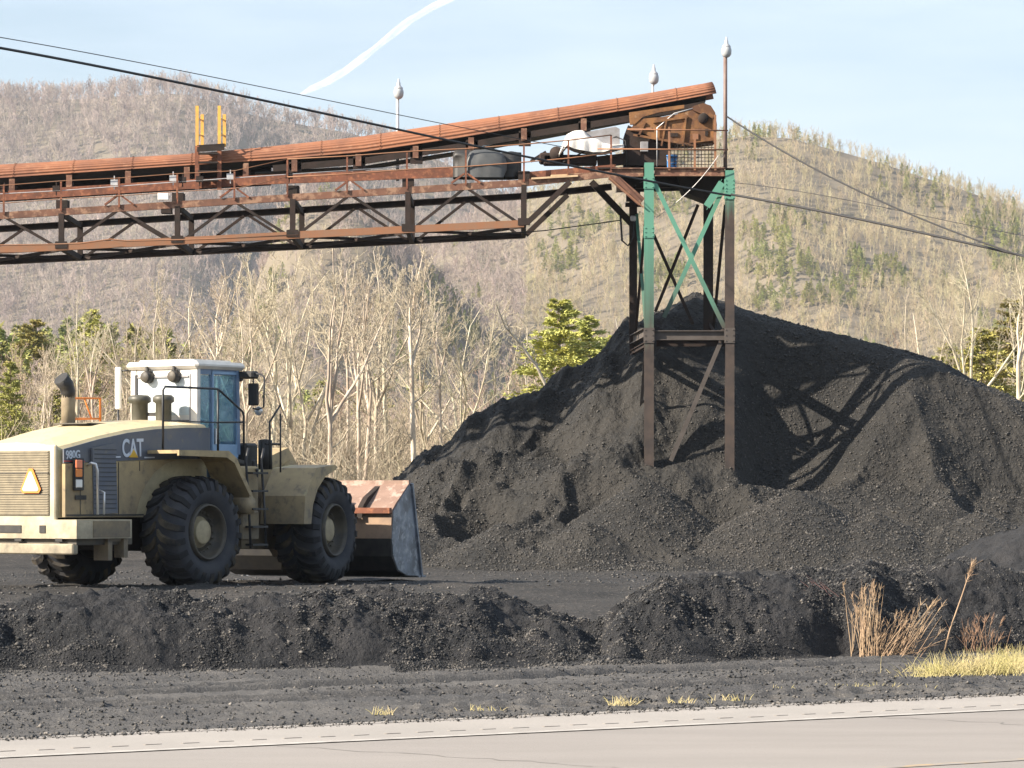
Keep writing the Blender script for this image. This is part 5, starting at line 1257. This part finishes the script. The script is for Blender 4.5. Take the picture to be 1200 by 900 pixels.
# mirrors
mb = MB(); mb.tube([(CX1, -.70, 3.6), (CX1 + .12, -1.10, 3.56), (CX1 + .12, -1.17, 3.5), (CX1 + .1, -1.17, 3.0), (CX1 + .06, -1.08, 2.96), (CX1 + .05, -.98, 2.98)], .016, 6); mb.tube([(CX1 + .1, -.95, 3.58), (CX1 + .1, -.95, 3.25)], .014, 6); ma = lp('mirror_arm', mb, M['blackframe'])
mb = MB(); mb.box((CX1 + .09, -.96, 3.22), (.05, .22, .38), bev=.02); lp('mirror', mb, M['black'], ma)
mb = MB(); mb.lathe([(0, 0), (.07, .0), (.08, .02), (.05, .07), (0, .09)], c=(CX1 + .2, -.97, 2.94), axis='X', n=16); lp('headlamp', mb, M['chrome'])
mb = MB(); mb.tube([(CX0, .70, 3.62), (CX0 - .08, .92, 3.62)], .015, 6); mb.tube([(CX0 - .08, .93, 2.25), (CX0 - .08, .93, 3.0)], .02, 6); ml_ = lp('mirror_arm', mb, M['blackframe'])
mb = MB(); mb.box((CX0 - .08, .93, 3.32), (.06, .13, .72), bev=.02); lp('mirror', mb, M['white_cab'], ml_)
# handrails round the right platform
mb = MB(); yb = -1.12
mb.tube([(-.6, yb, 2.24), (-.6, yb, 3.22), (-.54, yb, 3.28), (.82, yb, 3.28), (.90, yb, 3.25), (1.50, yb, 2.92), (1.54, yb, 2.85), (1.54, yb, 2.1)], .02, 7)
lp('handrail', mb, M['blackframe'])
mb = MB(); mb.tube([(.84, yb, 2.18), (.84, yb, 3.28)], .02, 7); mb.tube([(.84, yb, 2.72), (1.54, yb, 2.74)], .016, 7); lp('handrail', mb, M['blackframe'])
mb = MB(); mb.tube([(-.6, yb, 2.72), (.84, yb, 2.72)], .012, 7); lp('handrail', mb, M['blackframe'])
# steps and ladder between the wheels
mb = MB()
for x in (1.30, 1.72): mb.tube([(x, -1.45, .62), (x + .02, -1.40, 1.3), (x, -1.35, 2.1), (x + .03, -1.38, 2.3)], .022, 7)
lp('ladder_rails', mb, M['blackframe'])
for z in (.68, .98, 1.28, 1.58, 1.88):
    mb = MB(); mb.box((1.51, -1.42, z), (.42, .16, .035)); lp('ladder_step', mb, M['black'])
mb = MB(); mb.box((1.45, -1.0, 1.55), (.7, .5, .9), bev=.04); mb.box((1.5, -1.1, 1.0), (.5, .4, .5), bev=.03); mb.lathe([(0, -.2), (.16, -.2), (.16, .2), (0, .2)], c=(1.25, -1.28, 1.35), axis='Y', n=16); lp('side_tank', mb, M['tan'])
mb = MB(); mb.tube([(1.7, -1.2, 2.1), (1.95, -1.0, 1.7), (2.2, -.8, 1.5), (2.5, -.6, 1.7)], .03, 7); mb.tube([(1.7, -1.28, 1.95), (1.9, -1.1, 1.5), (2.3, -.8, 1.2)], .028, 7); lp('hoses', mb, M['black'])
mb = MB(); mb.box((1.9, 0, 1.0), (.5, .7, .9), bev=.05); lp('hitch', mb, M['rust_dark'])
mb = MB(); mb.box((2.32, -.45, 2.15), (.35, .5, .5), bev=.04); mb.lathe([(0, 0), (.12, 0), (.12, .5), (0, .52)], c=(2.35, -.95, 1.95), n=14); mb.tube([(2.15, -1.2, 1.95), (2.15, -1.2, 2.75), (2.45, -1.2, 3.05)], .02, 6); mb.tube([(2.45, -1.2, 1.9), (2.45, -1.2, 2.9)], .016, 6); mb.tube([(2.1, -1.15, 2.38), (2.5, -1.15, 2.38)], .02, 6); lp('front_rail', mb, M['black'])
# --- front frame
mb = MB(); xz(mb, [(-1.4, .6), (.9, .55), (1.15, 1.0), (.9, 1.9), (.35, 2.35), (-.3, 2.2), (-1.4, 1.5)], -.5, .5); front('front_frame', mb, M['tan'])
mb = MB(); mb.lathe([(.30, -.9), (.24, -.7), (.17, -.4), (.17, .4), (.24, .7), (.30, .9)], c=(0, 0, .9), axis='Y', n=20); front('axle', mb, M['black'])
for sd_ in (-1, 1):
    mb = MB(); xz(mb, [(-1.28, 1.02), (-1.22, 1.5), (-.80, 1.98), (-.10, 2.04), (.04, 2.0), (.04, 1.95), (-.1, 1.98), (-.76, 1.92), (-1.17, 1.46), (-1.22, 1.02)], sd_ * .80, sd_ * 1.60); fd = front('fender', mb, M['tan'])
    mb = MB(); xz(mb, [(-1.28, 1.02), (-1.22, 1.5), (-.80, 1.98), (-.10, 2.04), (.04, 2.0), (-.2, 1.91), (-.45, 1.84), (-.75, 1.62), (-.93, 1.35), (-1.0, 1.02)], sd_ * 1.60, sd_ * 1.635); front('fender_skirt', mb, M['tan'], fd)
for sd_ in (-1, 1):
    mb = MB(); xz(mb, [(.1, 2.02), (.35, 2.12), (1.5, 1.25), (2.3, .55), (2.2, .35), (1.9, .4), (1.2, .95), (.1, 1.75)], sd_ * .48, sd_ * .60); front('lift_arm', mb, M['tan'])
mb = MB(); xz(mb, [(.8, 1.6), (1.25, 2.15), (1.4, 2.05), (1.25, 1.0), (1.05, .95)], -.1, .1); front('tilt_lever', mb, M['tan'])
mb = MB(); mb.tube([(.0, 0, 1.95), (1.2, 0, 2.05)], .09, 12); front('tilt_cylinder', mb, M['black'])
# --- bucket
BW = 1.74
outer = [(2.72, 1.74), (2.16, 1.38), (1.98, 1.24), (1.93, .74), (1.98, .42), (2.2, .16), (2.6, .06), (3.22, .03)]
inner = [(3.22, .06), (2.6, .10), (2.24, .21), (2.04, .44), (1.99, .74), (2.03, 1.22), (2.2, 1.335), (2.75, 1.69)]
def bsheet(i0, i1, mat, name, parent=None):
    o_ = outer[i0:i1 + 1]; n = len(outer); i_ = [inner[n - 1 - i] for i in range(i0, i1 + 1)]
    m_ = MB(); xz(m_, o_ + i_[::-1], -BW, BW); return front(name, m_, mat, parent)
bk = bsheet(0, 2, M['rusty_steel'], 'bucket'); bsheet(2, 3, M['bucket_mid'], 'bucket_back', bk); bsheet(3, 7, M['black'], 'bucket_floor', bk)
for sd_ in (-1, 1):
    m_ = MB(); xz(m_, [(2.70, 1.71), (2.2, 1.36), (2.02, 1.22), (1.97, .74), (2.02, .44), (2.22, .18), (2.6, .07), (3.16, .05), (3.14, .3), (2.86, 1.62)], sd_ * (BW - .03), sd_ * (BW + .012)); front('side_plate', m_, M['worn_steel'], bk)
    m_ = MB(); m_.bar((3.20, sd_ * (BW + .01), .03), (2.78, sd_ * (BW + .01), 1.73), .07, .05); front('side_cutter', m_, M['worn_steel'], bk)
m_ = MB(); m_.box((3.22, 0, .04), (.3, 2 * BW + .06, .035)); front('cutting_edge', m_, M['worn_steel'], bk)
m_ = MB(); m_.bar((2.74, -BW, 1.75), (2.74, BW, 1.75), .09, .07); front('spill_edge', m_, M['rusty_steel'], bk)
for y in (-1.15, -.35, .35, 1.15):
    m_ = MB(); xz(m_, [(2.62, 1.68), (2.16, 1.38), (1.97, 1.24), (1.86, 1.1), (1.92, 1.32), (2.12, 1.48)], y - .05, y + .05); front('rib', m_, M['rust_dark'], bk)
m_ = MB(); m_.bar((1.93, -BW, 1.24), (1.93, BW, 1.24), .1, .1); front('rib', m_, M['rust'], bk)

# seams and hinges of the hood and side panels
for x, z0, z1 in ((-2.52, 1.2, 2.0), (-1.58, 1.2, 2.04), (-1.05, 1.9, 2.06)):
    mb = MB(); mb.box((x, -1.003, (z0 + z1) / 2), (.012, .008, z1 - z0)); lp('panel_seam', mb, M['black'])
mb = MB(); mb.box((-1.9, -1.003, 1.19), (1.9, .01, .025)); lp('panel_seam', mb, M['black'])
for x in (-2.45, -2.0, -1.2):
    mb = MB(); mb.box((x, -.965, 2.0 + .0), (.10, .05, .05), bev=.01); lp('hinge', mb, M['black'])
# ------------------------------------------------------------------ haze and contrail
hb = MB(); hb.box((0, 1620, 170), (4200, 3600, 350)); hz = hb.build('haze', None); tag(hz, kind='stuff')
hm = bpy.data.materials.new('haze'); hm.use_nodes = True; hn = hm.node_tree.nodes; hn.remove(hn['Principled BSDF'])
pv_ = hn.new('ShaderNodeVolumePrincipled'); pv_.inputs['Color'].default_value = (.78, .87, 1, 1); pv_.inputs['Density'].default_value = .00008; pv_.inputs['Anisotropy'].default_value = .2
hm.node_tree.links.new(pv_.outputs['Volume'], hn['Material Output'].inputs['Volume']); hz.data.materials.append(hm)
cpts = [(352, 111), (365, 104), (385, 95), (405, 83), (430, 64), (455, 44), (480, 24), (505, 9), (530, -3), (570, -22), (620, -45)]
cD = 9000; mb = MB(P(430, 64, cD)); pp = [P(x, y, cD) for x, y in cpts]; fine = []
for i in range(len(pp) - 1):
    for k in range(6):
        q = pp[i].lerp(pp[i + 1], k / 6); n = mnoise.noise(Vector((i + k / 6, 3, 1))); fine.append((q + Vector((n * 3, 0, n * 3)), 10 + 3.5 * n))
mb.tube([f[0] for f in fine], [f[1] * (.35 + .65 * min(1, i / 8)) for i, f in enumerate(fine)], 20, cap=False)
ct = mb.build('contrail', None); ct.location = P(430, 64, cD); tag(ct, 'white aircraft contrail slanting across the sky over the left hill', 'contrail')
cm = bpy.data.materials.new('contrail'); cm.use_nodes = True; cn = cm.node_tree.nodes; cl_ = cm.node_tree.links; cb = cn['Principled BSDF']
cb.inputs['Base Color'].default_value = (1, 1, 1, 1); cb.inputs['Roughness'].default_value = 1; cb.inputs['Subsurface Weight'].default_value = 0
lw = cn.new('ShaderNodeLayerWeight'); lw.inputs['Blend'].default_value = .5
mr_ = cn.new('ShaderNodeMapRange'); mr_.interpolation_type = 'SMOOTHSTEP'; mr_.inputs['From Min'].default_value = .05; mr_.inputs['From Max'].default_value = .95; mr_.inputs['To Min'].default_value = .30; mr_.inputs['To Max'].default_value = 0
nz_ = cn.new('ShaderNodeTexNoise'); nz_.inputs['Scale'].default_value = .02; nz_.inputs['Detail'].default_value = 5; tcc = cn.new('ShaderNodeTexCoord'); cl_.new(tcc.outputs['Object'], nz_.inputs['Vector'])
mm = cn.new('ShaderNodeMath'); mm.operation = 'MULTIPLY'; m3_ = cn.new('ShaderNodeMapRange'); m3_.inputs['From Min'].default_value = .3; m3_.inputs['From Max'].default_value = .65; m3_.inputs['To Min'].default_value = .25
cl_.new(lw.outputs['Facing'], mr_.inputs['Value']); cl_.new(nz_.outputs['Fac'], m3_.inputs['Value']); cl_.new(mr_.outputs['Result'], mm.inputs[0]); cl_.new(m3_.outputs['Result'], mm.inputs[1]); cl_.new(mm.outputs[0], cb.inputs['Alpha'])
ct.data.materials.append(cm)
# ------------------------------------------------------------------ dry reeds, stalks and grass on the verge
def blades(mb, n, base, spread, hmin, hmax, lean, leansd, rng, w0=.006, droop=.15, plume=0.0):
    for i in range(n):
        b = Vector(base) + Vector((rng.gauss(0, spread[0]), rng.gauss(0, spread[1]), -.03)); L = rng.uniform(hmin, hmax)
        d = Vector((rng.gauss(lean, leansd), rng.gauss(0, .2), 1)).normalized(); pts = [b]; p = b
        for k in range(5):
            d = (d + Vector((d.x, d.y, 0)) * droop * .5 + Vector((rng.gauss(0, .04), rng.gauss(0, .04), -droop * .25))).normalized(); p = p + d * L / 5; pts.append(p)
        mb.tube(pts, [w0, w0 * .9, w0 * .8, w0 * .7, w0 * .5, w0 * .2], 3, cap=False)
        if rng.random() < plume:
            for j in range(9):
                q = pts[4].lerp(pts[5], rng.random()); e = q + Vector((rng.gauss(d.x * .05, .02), rng.gauss(0, .02), rng.uniform(.02, .08))); mb.tube([q, e], [.004, .001], 3, cap=False)
def gzv(px, D): 
    X = (px - 600) * D / F; return max(float(berm_z(np.array([X]), np.array([D]), 1)[0]), 0.0)
rg = random.Random(4)
D = 34.5; b0 = Vector(((1024 - 600) * D / F, D, .10))
mb = MB(b0)
blades(mb, 46, b0 + Vector((-.08, 0, 0)), (.06, .08), .35, .80, .0, .07, rg, .0042, .05, .6)
blades(mb, 40, b0 + Vector((.05, 0, 0)), (.10, .08), .2, .5, .35, .18, rg, .004, .12, .6)
blades(mb, 26, b0 + Vector((.25, 0, 0)), (.08, .08), .3, .72, .5, .10, rg, .0038, .10, .7)
blades(mb, 16, b0 + Vector((.15, 0, 0)), (.2, .08), .2, .5, 1.4, .8, rg, .005, .2, 0)
o = mb.build('reed_clump', M['dry_grass'], fix=False); o.location = b0; tag(o, 'tall clump of dry orange-tan reeds at the foot of the right coal bank', 'reeds')
D = 34.6; b1 = Vector(((1101 - 600) * D / F, D, 0.0)); mb = MB(b1)
tip = P(1139, 662, D); mb.tube([b1 + Vector((0, 0, -.05)), b1.lerp(tip, .35) + Vector((-.01, 0, .0)), b1.lerp(tip, .7) + Vector((.0, 0, 0)), tip], [.010, .009, .007, .004], 5)
for k in range(60):
    q = b1.lerp(tip, rg.uniform(.82, 1.0)); mb.tube([q, q + Vector((rg.gauss(.03, .03), rg.gauss(0, .03), rg.uniform(.01, .09)))], [.004, .001], 3, cap=False)
o = mb.build('dry_stalk', M['dry_grass'], fix=False); o.location = b1; tag(o, 'single tall leaning dry stalk with a feathery head right of the reed clump', 'stalk')
D = 35.2; b2 = Vector(((1142 - 600) * D / F, D, gzv(1142, D))); mb = MB(b2)
blades(mb, 34, b2, (.13, .06), .15, .42, .05, .25, rg, .004, .1, .5)
o = mb.build('dead_weeds', pm('weed_brown', (.22, .13, .09), .9, col2=(.3, .2, .13), nscale=4), fix=False); o.location = b2; tag(o, 'low brown dead weeds right of the tall leaning stalk', 'weeds')
D = 35.0; b3 = Vector(((968 - 600) * D / F, D, gzv(968, D))); mb = MB(b3)
blades(mb, 9, b3, (.08, .05), .15, .35, -1.2, .5, rg, .004, .1, 0)
o = mb.build('dead_weeds', pm('weed_red', (.2, .11, .10), .9), fix=False); o.location = b3; tag(o, 'few flattened reddish dead stems left of the reed clump', 'weeds')
# grass: one stretch of low turf and thin tufts
mb = MB()
def tuft(px, py, n, sp, h0, h1):
    D = EYE * F / (py - HZ); X = (px - 600) * D / F; b = Vector((X, D, .065)); blades(mb, n, b, sp, h0, h1, .0, .4, rg, .0032, .28, 0)
for px, py, n, sp, h0, h1 in ((1150, 800, 620, (.26, .12), .12, .30), (1100, 800, 260, (.14, .10), .07, .18), (1190, 796, 420, (.16, .16), .12, .32), (1075, 803, 70, (.10, .05), .03, .09), (1030, 800, 50, (.12, .06), .03, .07),
     (730, 832, 60, (.05, .04), .04, .10), (800, 829, 26, (.12, .04), .03, .07), (560, 838, 18, (.09, .03), .03, .06), (451, 843, 26, (.05, .03), .04, .09), (858, 826, 24, (.08, .04), .03, .07), (905, 814, 24, (.1, .04), .03, .06), (1020, 812, 50, (.2, .05), .03, .07)):
    tuft(px, py, n, sp, h0, h1)
tag(mb.build('grass', M['green_grass'], fix=False), kind='stuff')
# a few larger broken stones and rusty scraps lying on the verge
def stone(px, py, s, mat, label, cat='stone', D=None, z=None, nm='stone'):
    D = D or EYE * F / (py - HZ); X = (px - 600) * D / F; r_ = random.Random(int(px)); m_ = MB()
    vs = []; n = 7
    prof = [(.0, -.5), (.8, -.45), (1.0, 0), (.7, .5), (0, .6)]
    m_.lathe([(r, h * .6) for r, h in prof], n=n, smooth=False)
    m_.v = [Vector((v.x * r_.uniform(.7, 1.2), v.y * r_.uniform(.7, 1.2), v.z * r_.uniform(.7, 1.1))) * s for v in m_.v]
    o = m_.build(nm, mat); o.location = (X, D, (z if z is not None else 0) + s * .25); o.rotation_euler = (0, 0, px); tag(o, label, cat); return o
stone(895, 760, .05, M['rust_light'], 'small orange-tan stone at the foot of the bank left of the reeds')
stone(682, 775, .05, M['gravel'], 'fist-sized grey stone at the foot of the bank below the notch')
